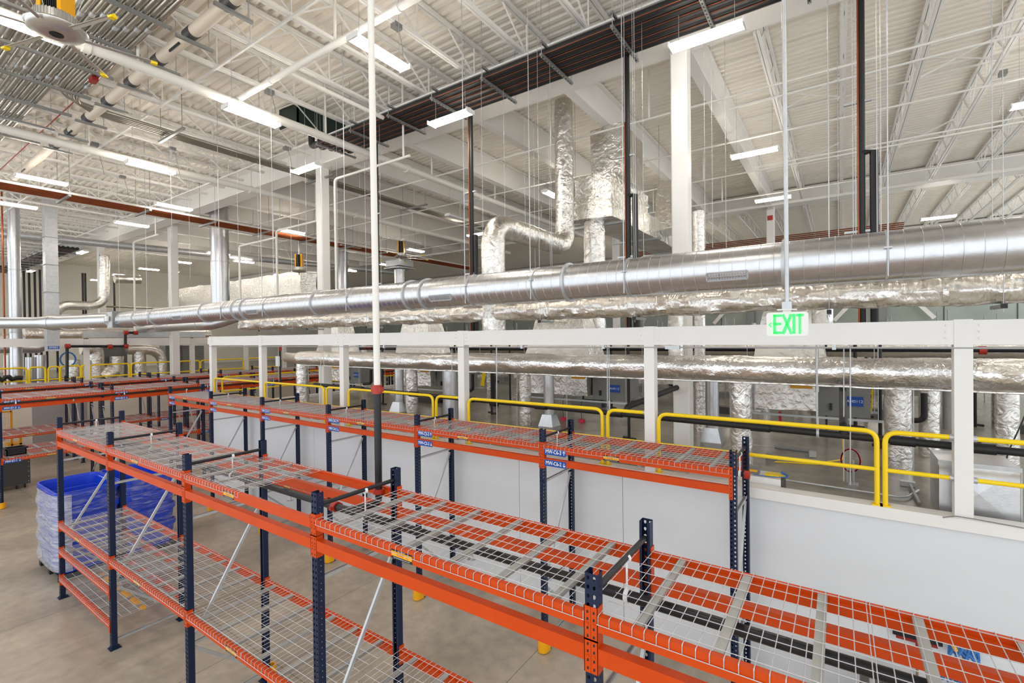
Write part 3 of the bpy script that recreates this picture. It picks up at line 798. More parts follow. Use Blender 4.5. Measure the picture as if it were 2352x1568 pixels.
q = MB(); x = -12.75; foil_tube(q, [(-12.7, LY, LZ-.03), (-14.4, LY+.6, LZ-.03)], .15, amp=.06)
tag(q.build('foil_duct', 'foil'), 'short foil duct elbow at the left end of the thick foil run', 'foil duct')
for (x, y, r, lab) in ((-1.29, 8.3, .165, 'foil-wrapped drop leg under the thick run, right of the partition rack end'), (.73, 9.3, .17, 'foil-wrapped drop leg left of the nearest frame column'),
        (-13.9, 8.7, .19, 'foil-wrapped drop leg by the corner, in front of the orange racks'), (-6.19, 9.6, .15, 'foil-wrapped drop leg under the middle foil box'),
        (-9.8, 9.4, .17, 'foil-wrapped drop leg behind the white riser'), (1.25, 10.6, .14, 'foil-wrapped drop leg behind the nearest frame column')):
    foil(lab, [(x, y, DZ), (x, y, 3.95)], r, .2, .55, 'foil drop legs', amp=.06, step=.07)
# riser with two elbows
RX = -5.5
foil('foil-wrapped riser bending over to the long duct with two elbows', [(RX, 10.4, 10.2), (RX, 10.4, 6.68), (RX, 7.45, 6.68), (RX, 7.45, 4.5)], .225, .42, .9, amp=.075, step=.07)
t = thing('foil_box_duct', 'big foil-wrapped box duct hanging beside the tall column', 'foil duct', (-5, 12, 7.3), world=True)
child(t, 'main_body', foil_box(MB(), -5.5, -4.5, 10.9, 19.5, 7.4, 8.0, .03), 'foil')
child(t, 'riser_body', foil_box(MB(), -5.5, -4.5, 10.95, 13.6, 7.42, 8.5, .03), 'foil')
child(t, 'roof_neck', foil_box(MB(), -5.25, -4.4, 11.4, 12.9, 8.45, 9.78, .03), 'foil')
child(t, 'side_branch', foil_box(MB(), -4.7, -3.9, 14.6, 15.7, 7.7, 9.2, .03, taper=.3), 'foil')
for y in (11.4, 14.0, 16.8):
    child(t, 'trapeze_strut', MB().box(-5.75, -4.25, y-.03, y+.03, 7.3, 7.36).cyl((-5.7, y, 7.3), (-5.7, y, 10.6), .005, 6).cyl((-4.3, y, 7.3), (-4.3, y, 10.6), .005, 6), 'strut', smooth=False)
foil('vertical foil duct dropping below the big foil box duct', [(-5.13, 11.3, 7.4), (-5.13, 11.3, 4.6)], .27, .2, .8, amp=.05)
foil('curved foil duct glimpsed below the spiral duct at mid span', [(-7.6, 8.8, 5.25), (-4.2, 8.8, 5.3), (-3.7, 9.3, 5.6)], .2, .5, 1.2)
rods(foil('flat foil duct behind the exit sign pole', [(-1.9, 9.5, 5.2), (.2, 9.5, 5.2)], .16, .2, 1.2), [(-1.7, 9.5, 5.2, 10.6), (0, 9.5, 5.2, 10.63)], .004)
foil('foil drop crossing behind the long duct, right of the exit sign', [(P(1888, 660, 'y', 8.6).x, 8.6, 5.35), (P(1888, 660, 'y', 8.6).x, 8.6, 4.5)], .14, .2, .7)
foil('narrow foil drop beside the tall column near the exit sign', [(P(1605, 560, 'y', 11).x, 11, 7.2), (P(1605, 560, 'y', 11).x, 11, DZ)], .12, .2, .7)
foil('foil drop through the white beam line by the tall column', [(-2.3, 8.35, 4.9), (-2.3, 8.35, 3.9)], .13, .2, .5)
foil('small foil stub on the mezzanine, right of the nearest column', [(1.85, 9.0, 2.5), (1.85, 9.0, 4.0)], .12, .2, .6)
# far left foil pieces
def PX(u, v, x): return P(u, v, 'x', x)
foil('foil riser elbow beside the white column at the beige wall', [PX(240, 585, -33), PX(240, 700, -33)-Vector((0, 0, .1)), PX(140, 700, -33), PX(115, 735, -33)], .23, .8, 1.5)
_f = PX(263, 640, -34); rods(foil('short foil duct stub high on the beige wall', [_f, PX(322, 642, -34)], .25, .3, 1.5), [(-34, _f.y+.5, _f.z, 10.63)])
t = thing('foil_box_duct', 'wide foil box duct high behind the column past the racks', 'foil duct', P(470, 650, 'y', 14), world=True)
a, b = P(385, 690, 'y', 13.5), P(690, 640, 'y', 13.5)
child(t, 'main_body', foil_box(MB(), a.x, b.x, 13.5, 14.4, 6.75, 7.85, .09, .3), 'foil'); child(t, 'drop', foil_box(MB(), a.x+2.2, a.x+3.4, 13.6, 14.4, 5.2, 6.95, .05), 'foil')

# ---- air handlers with foil boxes, hoppers, cabinets
def air_handler(x0, x1, y, label, n, tagtxt=True):
    t = thing('air_handler', label, 'air handler', ((x0+x1)/2, y, 3.0), world=True, group='hanging air handlers')
    child(t, 'foil_box', foil_box(MB(), x0, x1, y, y+.9, 3.1, 3.62, .03), 'foil')
    child(t, 'hopper', foil_box(MB(), x0-.1, x1+.25, y-.2, y+.8, 3.6, 5.0, .02, taper=.4), 'foil')
    child(t, 'cabinet', MB().box(x1+.02, x1+.8, y+.25, y+1.2, 3.0, 3.66), 'grey', smooth=False)
    q = MB().bar((x0-.2, y+.1, 2.98), (x1+1.0, y+.1, 2.98), .04, .04); q.bar((x0-.2, y+1.2, 2.98), (x1+1.0, y+1.2, 2.98), .04, .04)
    for x in (x0-.15, x1+.9):
        for yy in (y+.1, y+1.2): q.cyl((x, yy, 2.96), (x, yy, 4.6), .007, 6)
    child(t, 'support_strut', q, 'galv', smooth=False)
    q = MB()
    for zz in (3.62, 3.2): q.box(x1+.2, x1+.24, y+.2, y+.25, zz-.09, zz+.03)
    child(t, 'handle', q, 'blackp', smooth=False)
    q = MB().use('amber').box(x1-.4, x1-.05, y-.02, y+.0, 3.5, 3.56); child(t, 'warning_label', q, smooth=False)
    q = MB().use('labelblue').box(x1+.45, x1+.7, y+.235, y+.245, 3.2, 3.37); q.use('labelwhite'); put_text(q, 'AH0113' if n == 2 else 'AH0112', .07, (x1+.575, y+.233, 3.285), (1, 0, 0), (0, 0, 1))
    child(t, 'unit_tag', q, smooth=False)
    q = MB().tube(fillet([(x1+1.0, y+.2, 3.0), (x1+1.5, y+.1, 3.05), (x1+1.5, y+.1, 3.5)], .1), .045, 10); child(t, 'coil_pipe', q, 'black')
air_handler(-1.33, -.35, 10.2, 'foil-wrapped air handler above the deck under the exit sign', 4)
air_handler(-6.5, -4.85, 10.2, 'foil-wrapped air handler behind the bay C5 guardrail', 3)
air_handler(-11.2, -9.85, 10.2, 'foil-wrapped air handler behind the white riser', 2)
air_handler(-15.2, -14.1, 10.2, 'foil-wrapped air handler nearest the mezzanine corner', 1)
k = 0
for row, (y, xo) in enumerate(((14.2, 0), (18.4, 1.6), (24.0, .5))):
    for i in range(5 if row < 2 else 4):
        x = -13.2+xo+i*4.6; k += 1
        t = thing('air_handler', 'grey air handler deep on the mezzanine, %s row, %s from its left' % (ORD[row], ORD[i]), 'air handler', (x, y, 3), world=True, group='air handlers deep on the mezzanine')
        child(t, 'cabinet', MB().box(x, x+1.1, y, y+1.1, 3.05, 3.7), 'grey', smooth=False)
        child(t, 'foil_box', foil_box(MB(), x-1.1, x-.02, y+.1, y+1.3, 3.05, 3.75, .04, .3), 'foil')
        q = MB()
        for xx in (x-.9, x+1.4):
            for yy in (y+.05, y+1.45): q.cyl((xx, yy, 2.4), (xx, yy, 5), .012, 6)
        child(t, 'support_rods', q, 'strut')
        j = x+2.3
        foil('foil drop leg deep on the mezzanine, %s row, %s from its left' % (ORD[row], ORD[i]), [(j, y+.3, DZ), (j, y+.3, 4.1)], .17, .2, .8, 'foil drops deep on the mezzanine', step=.2)
for row, y in enumerate((13.4, 17.6, 22.0, 28.0)):
    foil('foil duct run deep on the mezzanine, %s row back' % ORD[row], [(-14, y, 4.15), (9, y, 4.15)], .2, .3, 1.4, 'foil runs deep on the mezzanine', step=.3)
q_ = 0
for (u, v) in ((1130, 952), (1172, 925), (1445, 1012), (1405, 940), (2022, 1030), (2135, 966), (1990, 960), (880, 930), (1340, 930), (2240, 980)):
    p = P(u, v, 'z', DZ); q_ += 1
    t = thing('black_riser', 'thin black vertical pipe on the mezzanine deck, %s of its group' % ORD[q_-1], 'pipe', p, world=True, group='thin black pipes on the deck')
    child(t, 'pipe_run', MB().cyl(p, p+Vector((0, 0, 2.0)), .03, 8), 'black'); child(t, 'base_tee', MB().cyl(p+Vector((-.12, 0, .06)), p+Vector((.14, 0, .04)), .028, 8), 'black')
for (u, v, r, cone, lab) in ((1262, 985, .12, 1, 'galvanized drop with a flared cone base under the middle foil box'), (1637, 1022, .12, 1, 'galvanized drop with a flared cone base beside the tall column'),
        (1036, 968, .2, 0, 'wide galvanized drop left of the fourth frame column'), (918, 950, .13, 1, 'galvanized drop with a flared base behind the white riser'), (2187, 985, .16, 0, 'grey round post behind the nearest frame column')):
    p = P(u, v, 'z', DZ); t = thing('duct_drop', lab, 'duct', p, world=True)
    child(t, 'pipe_run', MB().tube(dense([p+Vector((0, 0, .3 if cone else 0)), p+Vector((0, 0, 1.6))], .1), r, 20), 'spiral')
    if cone:
        q = MB(); e = r*1.55
        q.add([p+Vector(a) for a in ((-e,-e,0),(e,-e,0),(e,e,0),(-e,e,0),(-e,-e,.08),(e,-e,.08),(e,e,.08),(-e,e,.08),(-r,-r,.34),(r,-r,.34),(r,r,.34),(-r,r,.34))],
              [(0,1,5,4),(1,2,6,5),(2,3,7,6),(3,0,4,7),(4,5,9,8),(5,6,10,9),(6,7,11,10),(7,4,8,11),(8,9,10,11),(3,2,1,0)])
        child(t, 'cone_base', q, 'spiral', smooth=False)
rnd = random.Random(3)
for k in range(46):
    x, y = rnd.uniform(-14, 8), rnd.uniform(11.5, 26); r = rnd.choice((.02, .025, .035, .05)); zt = rnd.choice((3.9, 4.4, 4.8))
    o = MB().cyl((x, y, DZ), (x, y, zt), r, 8).cyl((x-.14, y, DZ+.05), (x+.16, y, DZ+.04), r, 8).build('service_pipe', rnd.choice(('black', 'black', 'black', 'galv')))
    tag(o, 'thin vertical service pipe among the air handlers deep on the mezzanine', 'pipe', 'service pipes deep on the mezzanine')
for k in range(26):
    x, y = rnd.uniform(-14, 8), rnd.uniform(11.2, 22)
    o = MB().cbox((x, y, DZ+.09), rnd.uniform(.4, 1.4), rnd.uniform(.2, .6), .18).build('housekeeping_pad', rnd.choice(('grey', 'white', 'dark')), smooth=False)
    tag(o, 'low block on the floor among the air handlers deep on the mezzanine', 'block', 'low blocks deep on the mezzanine')
# ---- black insulated pipe along the guardrail
t = thing('chilled_pipe', 'black insulated pipe running behind the yellow guardrails', 'pipe', (-3, 7.35, 3.1), world=True)
child(t, 'pipe_run', MB().tube(dense([Vector((-11.2, 7.35, 3.34)), Vector((9, 7.35, 3.1))], 1), .045, 12), 'black')
for i, x in enumerate((-9.4, -7.6, -6.05, -4.4, -3.0, -.9, .62, 1.3)):
    z = 3.34-(x+11.2)*.24/20.2
    child(t, 'joint_sleeve', MB().cyl((x-.12, 7.35, z), (x+.12, 7.35, z), .06, 12), 'blackp')
for u in (1400, 1878):
    x = P(u, 940, 'y', 7.35).x; z = 3.34-(x+11.2)*.24/20.2
    child(t, 'clevis_hanger', MB().tube([(x-.015, 7.35, z), (x+.015, 7.35, z)], .07, 12).box(x-.012, x+.012, 7.34, 7.36, z, z+.2).cyl((x, 7.35, z+.2), (x, 7.35, 4.36), .006, 6), 'galv')
for u, dx in ((1440, .45), (1938, .0)):
    x = P(u, 965, 'y', 7.35).x; z = 3.34-(x+11.2)*.24/20.2
    child(t, 'branch', MB().tube(fillet([(x, 7.35, z), (x, 7.35, z+.12), (x+dx, 9.2, z+.35), (x+dx, 9.2, z+.75)], .08), .05, 10), 'black')
# black mains and red couplings seen under the beam
t = thing('black_main', 'black sprinkler main with red couplings behind the thick foil run', 'pipe', (-4, 8.6, 4.3), world=True)
child(t, 'pipe_run', MB().cyl((-15.2, 11.6, 4.14), (9, 11.6, 4.2), .05, 10), 'blackpipe')
for x in (-11.6, -11.1, -10.9, -8.1, -5.6, -2.4, -.3, 1.6): child(t, 'coupling', MB().cyl((x*1.3-.05, 11.6, 4.17), (x*1.3+.05, 11.6, 4.17), .075, 10), 'red')
tag(MB().cyl((-14, 11.7, 4.36), (9, 11.7, 4.42), .02, 8).build('red_line', 'redpaint'), 'thin red line above the black sprinkler main', 'pipe')
v_ = P(643, 830, 'y', 8.5)
t = thing('black_drop', 'black drop pipe with a hanging paper tag near the mezzanine corner', 'pipe', v_, world=True)
child(t, 'pipe_run', MB().cyl((v_.x, 8.5, 2.5), (v_.x, 8.5, 4.22), .03, 8), 'blackpipe'); child(t, 'tee', MB().cyl((v_.x, 8.5, 4.15), (v_.x, 8.5, 4.28), .06, 8), 'red')
child(t, 'paper_tag', MB().box(v_.x-.12, v_.x+.12, 8.42, 8.425, 3.66, 3.98), 'paper', smooth=False)

# ================================================================== black pipe bundle under the girder
ys = [7.5, 7.69, 7.88, 8.07, 8.26]
def bundle(x0, x1, where, up=True):
    for k, y in enumerate(ys):
        t = thing('insulated_pipe', 'black insulated pipe in the bundle %s, %s from the aisle side' % (where, ORD[k]), 'pipe', ((x0+x1)/2, y, 9.55), world=True, group='black pipes %s' % where)
        pts = [(x1, y, 9.56), (x0+.12*k, y, 9.56)] + ([(x0+.12*k, y, 9.98)] if up else [])
        child(t, 'insulation', MB().tube(fillet(pts, .1), .08, 12), 'black')
        child(t, 'copper_line', MB().cyl((x0+.3, y-.095, 9.5), (x1, y-.095, 9.5), .0062, 8), 'copper')
    x = x0+.5; k = 0
    while x < x1:
        t = thing('trapeze_hanger', 'slotted strut trapeze carrying the black bundle %s, %s from its left end' % (where, ORD[k]), 'hanger', (x, 7.9, 9.4), world=True, group='trapezes under the black bundle')
        child(t, 'strut_channel', q_strut(x), smooth=False); child(t, 'rod', MB().cyl((x, 7.33, 9.4), (x, 7.33, 10.62), .007, 6), 'galv'); child(t, 'rod', MB().cyl((x, 8.47, 9.4), (x, 8.47, 10.62), .007, 6), 'galv'); x += 1.32; k += 1
def q_strut(x):
    q = MB().use('strut').box(x-.025, x+.025, 7.3, 8.5, 9.43, 9.475).box(x-.02, x+.02, 7.3, 7.62, 9.66, 9.7)
    q.use('blackp')
    for i in range(12): q.box(x-.01, x+.01, 7.36+i*.095, 7.40+i*.095, 9.4285, 9.4305)
    return q
bundle(-11.4, 9.5, 'beside the deep girder')
bundle(-49, -34, 'near the beige wall')
t = thing('roof_curb', 'dark green roof opening where the black pipes turn up', 'roof opening', (-12, 7.4, 10.1), world=True)
q = MB().box(-11.5, -11.46, 7.15, 8.6, 10.1, 10.62).box(-12.3, -11.46, 7.15, 7.19, 10.1, 10.62)
child(t, 'curb_panel', q, 'darkgreen', smooth=False)
# vertical drops
def drop(u, y, ztop, zbot, lab, copper=True, off=None):
    x = P(u, 500, 'y', y).x; t = thing('insulated_drop', lab, 'pipe', (x, y, zbot), world=True, group='black insulated drops')
    child(t, 'insulation', MB().tube([(x, y, ztop), (x, y, zbot)], .046, 12), 'black')
    if copper: child(t, 'copper_line', MB().cyl((x-.035, y-.045, ztop), (x-.035, y-.045, zbot), .011, 8), 'copper')
    if off:
        dx, zo = off; child(t, 'offset_leg', MB().tube([(x, y, zo), (x+dx, y, zo), (x+dx, y, zbot)], .05, 12), 'black')
    for z in (zbot+1.3, zbot+3.1):
        if z < ztop: child(t, 'clamp', MB().box(x-.2, x+.12, y-.02, y+.02, z, z+.03), 'galv', smooth=False)
drop(1084, 8.3, 9.58, 4.6, 'black insulated drop left of the foil elbow', True, (.1, 6.75))
drop(1443, 8.3, 9.6, 4.6, 'black insulated drop crossing the big foil box duct', True, (.13, 7.0))
drop(1979, 8.3, 10.4, 4.6, 'black insulated drop with a jog, right of the exit sign pole', True, (.14, 7.0))
drop(866, 8.3, 9.58, 4.6, 'black insulated drop behind the white sprinkler riser', True)
v_ = P(2013, 560, 'y', 9.5)
tag(MB().tube([(v_.x-.06, 9.5, 6.95), (v_.x, 9.5, 6.9), (v_.x, 9.5, 4.6)], .03, 8).build('copper_drop', 'copper'), 'bare copper drop beside the jogged black pipe', 'pipe')
for k, u in enumerate((55, 67, 80, 92, 105, 190, 196, 262, 129)):
    v_ = P(u, 650, 'x', -46)
    tag(MB().cyl((v_.x, v_.y, 2.4), (v_.x, v_.y, 9.6), .065, 8).build('insulated_drop', 'black'), 'distant black vertical pipe near the beige wall, %s from the left' % ORD[sorted((55, 67, 80, 92, 105, 190, 196, 262, 129)).index(u)], 'pipe', 'distant black pipes by the beige wall')

# ================================================================== conduits, sprinkler mains and other ceiling pipes
for k in [i for i in range(26) if i != 13]:
    y = 3.2-.108*k; z = 9.6
    lab = 'steel conduit in the ceiling bundle beside the fan, %s from the beige pipe' % ORD[k]
    if k < 4:
        xb = -13.42-.1*(3-k); pts = fillet([(10, y, z), (xb, y, z), (xb, 23, z-.06)], .9, 8)
        lab = 'steel conduit bending off towards the girder, %s from the beige pipe' % ORD[k]
    else: pts = [Vector((10, y, z)), Vector((-21 if k % 3 else -16, y, z))]
    t = thing('conduit', lab, 'conduit', (-8, y, z), world=True, group='ceiling conduits')
    r = .043 if k not in (9, 10, 15) else .028
    child(t, 'pipe_run', MB().tube(pts, r, 10), 'conduit')
    for j in range(4):
        x = -9.3-.12*(k % 4)-j*3.05
        if k >= 4 or x > -12.4: child(t, 'coupling', MB().cyl((x-.06, y, z), (x+.06, y, z), r*1.16, 10), 'galv')
for k in range(16):
    x = 2.84-1.3*k
    t = thing('trapeze_hanger', 'strut trapeze under the ceiling conduits, %s from the right' % ORD[k], 'hanger', (x, 2, 9.5), world=True, group='trapezes under the conduits')
    child(t, 'strut_channel', MB().box(x-.03, x+.03, .3, 3.36, 9.5, 9.55).box(x-.03, x+.03, 3.42, 3.98, 9.44, 9.485), 'strut', smooth=False)
    for yy in (.35, 3.3, 3.92): child(t, 'rod', MB().cyl((x, yy, 9.46), (x, yy, 10.62), .007, 6), 'galv')
tag(MB().tube(dense([Vector((10, 3.28, 9.66)), Vector((-24, 3.28, 9.66))], 1.3), .012, 8, True).build('red_conduit', 'redpaint'), 'thin red conduit beside the ceiling conduit bundle', 'conduit')
v_ = P(215, 181, 'z', 9.55); tag(MB().cbox((v_.x, v_.y, 9.55), .2, .1, .12).build('alarm_box', 'redpaint', smooth=False), 'small red box on the red ceiling conduit', 'box')
t = thing('insulated_main', 'beige insulated pipe beside the ceiling conduits with black saddles', 'pipe', (-8, 3.65, 9.6), world=True)
child(t, 'insulation', MB().tube(dense([Vector((10, 3.65, 9.6)), Vector((-21, 3.65, 9.6))], 1), .1, 18), 'beige')
for k in range(16): child(t, 'saddle', MB().tube([(2.84-1.3*k-.12, 3.65, 9.595), (2.84-1.3*k+.12, 3.65, 9.595)], .106, 18), 'dark')
for x in (-9.35, -15.2, -19.6): child(t, 'marker_label', MB().box(x-.2, x+.2, 3.575, 3.595, 9.5, 9.56), 'darkgreen', smooth=False)
def white_pipe(label, pts, r, rad=.12, name='sprinkler_pipe', group='white sprinkler pipes', coup=(), hang=()):
    pts = [Vector(p) for p in pts]; t = thing(name, label, 'pipe', pts[0], world=True, group=group)
    child(t, 'pipe_run', MB().tube(fillet(pts, rad), r, 14), 'pipewhite')
    for p, d in coup:
        p = Vector(p); d = Vector(d)*.05; child(t, 'coupling', MB().tube([p-d, p+d], r*1.22, 14), 'pipewhite')
    for p in hang: child(t, 'hanger_rod', MB().cyl(p, (p[0], p[1], 10.63), .024, 8), 'pipewhite')
    return t
white_pipe('thick white sprinkler main crossing the ceiling above the fan', [(-10.07, -5, 9.3), (-10.07, 22.5, 9.3)], .092, coup=[((-10.07, y, 9.3), (0, 1, 0)) for y in (2.6, 5.0, 9.6, 13)], hang=[(-10.07, y, 9.3) for y in (3.3, 7.0, 10.6, 13.8, 17)])
white_pipe('thick white sprinkler main left of the bent conduits', [(-15.45, -5, 9.3), (-15.45, 22.5, 9.3)], .092, coup=[((-15.45, y, 9.3), (0, 1, 0)) for y in (3.9, 8, 12)], hang=[(-15.45, y, 9.3) for y in (4.0, 8, 11.5, 15)])
white_pipe('white sprinkler branch running over the aisle from the thick main', [(-10.07, 5.0, 9.4), (10, 5.0, 9.4)], .055, coup=[((x, 5.0, 9.4), (1, 0, 0)) for x in (-8.9, -5.4, -1.8)], hang=[(x, 5.0, 9.4) for x in (-6.9, -3.2)])
x_ = P(760, 208, 'z', 9.55).x
white_pipe('white sprinkler branch from the aisle line to the black bundle', [(x_, 5.0, 9.5), (x_, 7.4, 9.5)], .045)
white_pipe('thin white pipe dropping beside the tall column left of the riser', [(-8.2, 7.9, 8.73), (-11.0, 7.9, 8.73), (-11.0, 7.9, 5.6)], .032, hang=[(-8.4, 7.9, 8.73)])
for k, (u, v0, v1, y) in enumerate(((307, 556, 760, 8.2), (635, 530, 745, 9.5), (550, 565, 740, 9.5))):
    a = P(u, v0, 'y', y); b = P(u, v1, 'y', y)
    white_pipe(('thin white drop pipe left of the column past the racks', 'thin white drop pipe left of the tall column', 'thin white drop pipe near the wide riser duct')[k], [(a.x+2.6, y, a.z), (a.x, y, a.z), (a.x, y, b.z)], .04, hang=[(a.x+2.4, y, a.z)])
k = 0
for y, z in ((11.0, 9.5), (13.6, 9.5), (16.4, 9.5), (19.4, 9.5)):
    white_pipe('slim white sprinkler branch behind the pipe bundle, %s row back' % ORD[k], [(-24, y, z), (9, y, z)], .023, group='slim sprinkler branches', hang=[(x, y, z) for x in (-19, -13.9, -8.5, -6.2, -3.6)]); k += 1
tag(MB().box(-24, 9, 22.3, 22.42, 9.75, 9.85).build('sprinkler_pipe', 'pipewhite'), 'white pipe resting along the second girder', 'pipe')
for j in range(7):
    y = -19.3
    t = thing('copper_pipe', 'ceiling pipe in the copper rack past the sprinkler mains, %s from the right' % ORD[j], 'pipe', (-19.3, 9, 8.9), world=True, group='copper pipe rack')
    x = -18.75-.19*j
    child(t, 'pipe_run', MB().cyl((x, 0, 8.9), (x, 24, 8.9), .036 if j in (0, 6) else .026, 8), 'pipewhite' if j in (0, 6) else 'copper')
for j in range(9):
    y = 2.4+2.0*j
    tag(MB().use('strut').box(-20.0, -18.7, y-.03, y+.03, 8.8, 8.86).cyl((-19.95, y, 8.8), (-19.95, y, 10.6), .008, 6).cyl((-18.75, y, 8.8), (-18.75, y, 10.6), .008, 6).build('trapeze_hanger', None, smooth=False), 'strut trapeze under the copper pipe rack, %s from its near end' % ORD[j], 'hanger', 'trapezes under the copper rack')
for j in range(4):
    y = 5.0+4.0*j
    tag(MB().use('strut').box(-14.0, -12.6, y-.03, y+.03, 9.44, 9.49).cyl((-13.9, y, 9.44), (-13.9, y, 10.6), .007, 6).cyl((-12.7, y, 9.44), (-12.7, y, 10.6), .007, 6).build('trapeze_hanger', None, smooth=False), 'strut trapeze under the four bent conduits, %s from the bend' % ORD[j], 'hanger', 'trapezes under the bent conduits')
for j in range(4):
    t = thing('copper_pipe', 'thin copper pipe across the far roof bay, %s from the top' % ORD[j], 'pipe', (0, 25, 8.6), world=True, group='far copper pipes')
    child(t, 'pipe_run', MB().cyl((-9, 25+.1*j, 8.95-.06*j), (2.2, 25+.1*j, 8.95-.06*j), .025, 8), 'copper')
    rods(t, [(x, 25+.1*j, 8.95-.06*j, 10.63) for x in (-6, 0)])
tag(MB().cyl((-34, 9.4, 6.5), (-34, 24, 6.5), .05, 8).build('grey_pipe', 'conduit'), 'grey conduit high in front of the beige wall', 'conduit')
tag(MB().cyl((-30, 3, 9.2), (-26, 24, 9.2), .16, 10).build('grey_duct', 'galv'), 'slim galvanized duct slanting high above the enclosure', 'duct')

# ================================================================== strip lights
def light_meshes():
    L_ = .53
    h = MB().use('steelwhite').box(-L_, L_, -.045, .045, -.01, .03).box(-L_, L_, -.09, .09, .03, .036).box(-L_, L_, -.03, .03, .036, .07)
    for s in (-1, 1): h.box(s*L_-.012, s*L_+.012, -.12, .12, -.035, .05)
    hm = h.mesh('housing', False)
    lens = MB().prism([(.03*math.cos(PI*i/5), .03*math.sin(PI*i/5)-.006) for i in range(10)], 'x', -L_+.014, L_-.014)
    lm = lens.mesh('lens', True, 'lens')
    return hm, lm
HM, LM = light_meshes()
_cab = {}
def cable_mesh(h):
    if h not in _cab: _cab[h] = MB().cyl((0, 0, .05), (0, 0, h), .004, 5).mesh('hanger_cable', False, 'galv')
    return _cab[h]
LMOFF = LM.copy(); LMOFF.materials[0] = MT['lensoff']
def strip_light(x, y, z, along_y, label, lit=True):
    t = thing('strip_light', label, 'light', (x, y, z), PI/2 if along_y else 0, 'twin-tube strip lights')
    ob('housing', HM, t, (0, 0, 0))
    for s in (-1, 1): ob('lens', LM if lit else LMOFF, t, (0, s*.078, 0))
    for s in (-1, 1):
        zt = 10.64 if y < 36 else 10.5
        ob('hanger_cable', cable_mesh(round(zt-z, 2)), t, (s*.4, 0, 0))
LT = [(-5.97, 5.15, 1, 'strip light crossing behind the white sprinkler riser'), (-9.74, 5.1, 1, 'strip light under the thick white main'),
 (-14.72, 5.07, 1, 'strip light between the second main and the bent conduits'), (-18.2, 3.7, 1, 'strip light over the near end of the copper rack'), (-22.2, 3.85, 1, 'strip light cut by the frame edge near the copper rack'),
 (-18.4, 6.96, 1, 'strip light beside the copper rack above the girder end'), (-22.4, 7.05, 1, 'strip light left of the column past the racks'), (-18.8, 11.4, 1, 'strip light behind the thin white drop pipe'),
 (-9.6, 1.7, 1, 'strip light half hidden by the fan'), (-7.5, 13.4, 1, 'strip light left of the foil riser'),
 (-11.55, 7.44, 0, 'strip light at the head of the tall column left of the riser'), (-6.57, 7.48, 0, 'strip light under the black bundle beside the drop'), (-1.64, 7.7, 0, 'strip light at the head of the tall column near the sign'),
 (-1.72, 13.3, 0, 'strip light right of the tall column under the joists'), (-1.8, 18.17, 0, 'strip light beside the exit pole near the second girder'), (3.25, 25.1, 0, 'strip light right of the jogged black drop'), (3.4, 13.7, 0, 'strip light cut by the frame edge under the joists'),
 (3.3, 7.7, 0, 'strip light past the frame on the girder line'), (-1.6, 2.0, 1, 'strip light over the nearest rack'), (3.3, 3.0, 1, 'strip light past the nearest rack'), (-5.9, .2, 1, 'strip light behind the camera over the aisle'), (-14.7, .3, 1, 'strip light past the conduit bundle'), (8, 5, 1, 'strip light far right past the frame')]
for x, y, a, lab in LT: strip_light(x, y, 9.0, a, lab)
for u, v, a, lab in ((560, 601, 1, 'small distant strip light below the wide riser duct'), (954, 575, 1, 'distant strip light right of the yellow fan box'), (190, 579, 0, 'distant strip light near the black wall pipes'), (72, 622, 0, 'farthest strip light near the beige wall'),
        (400, 625, 0, 'distant strip light behind the column past the racks'), (645, 632, 1, 'distant strip light behind the thin white drop'), (888, 608, 1, 'distant strip light beside the white riser')):
    p = P(u, v, 'z', 8.9)
    if p.length > 75 or p.y > 34: p = P(u, v, 'y', 30)
    strip_light(p.x, p.y, p.z, a, lab)
for k, (u, v) in enumerate(((1690, 664), (2010, 646), (2235, 637))):
    p = P(u, v, 'y', 33); strip_light(p.x, 33, p.z, 0, 'strip light in front of the concrete wall, %s from the left' % ORD[k], k < 2)
for k, (u, v) in enumerate(((1050, 582-82), (945, 555), (805, 565))):
    p = P(u, v, 'z', 8.9); strip_light(p.x, p.y, 8.9, 1, 'unlit strip light behind the pipe bundle, %s from the right' % ORD[k], False)
for x in (-26.5, -31, -35.5, -40, -44.5):  # lamp rows added to brighten the beige wall and the far enclosure
    for y in (3.5, 12, 20): strip_light(x, y, 9.0, 1, 'added strip light deep over the enclosure, %s row, %s from the wall' % (ORD[int(y//8)], ORD[int((x+44.5)//4.5)]))
for x in (-13, -6, 7):
    for y in (16.5, 28): strip_light(x, y, 9.0, 0, 'strip light deep over the mezzanine, %s line, %s from the left' % ('nearer' if y < 20 else 'farther', ORD[int((x+13)//6.5)]))
# ================================================================== sprinkler riser and in-rack pipes
t = thing('sprinkler_riser', 'white sprinkler riser with a black foot and red coupling above the nearest rack', 'pipe', (-3.95, 3.3, 2.9), world=True)
rx, ry = P(868, 1000, 'y', 3.3).x, 3.3
child(t, 'lower_pipe', MB().cyl((rx, ry, 2.93), (rx, ry, 3.96), .037, 18), 'blackpipe')
child(t, 'upper_pipe', MB().tube([(rx, ry, 3.99), (rx-.03, ry, 10.5)], .034, 18), 'pipewhite')
q = MB().cyl((rx, ry, 3.93), (rx, ry, 4.02), .05, 18)
for s in (-1, 1): q.cbox((rx+s*.055, ry-.0, 3.975), .03, .05, .05)
child(t, 'coupling', q, 'red')
child(t, 'foot_flange', MB().cyl((rx, ry, 2.9), (rx, ry, 2.945), .06, 18), 'red')
child(t, 'elbow', MB().tube(fillet([(rx, ry, 2.92), (rx, ry, 2.8), (rx-.05, 3.0, 2.8)], .06), .036, 12), 'blackpipe')
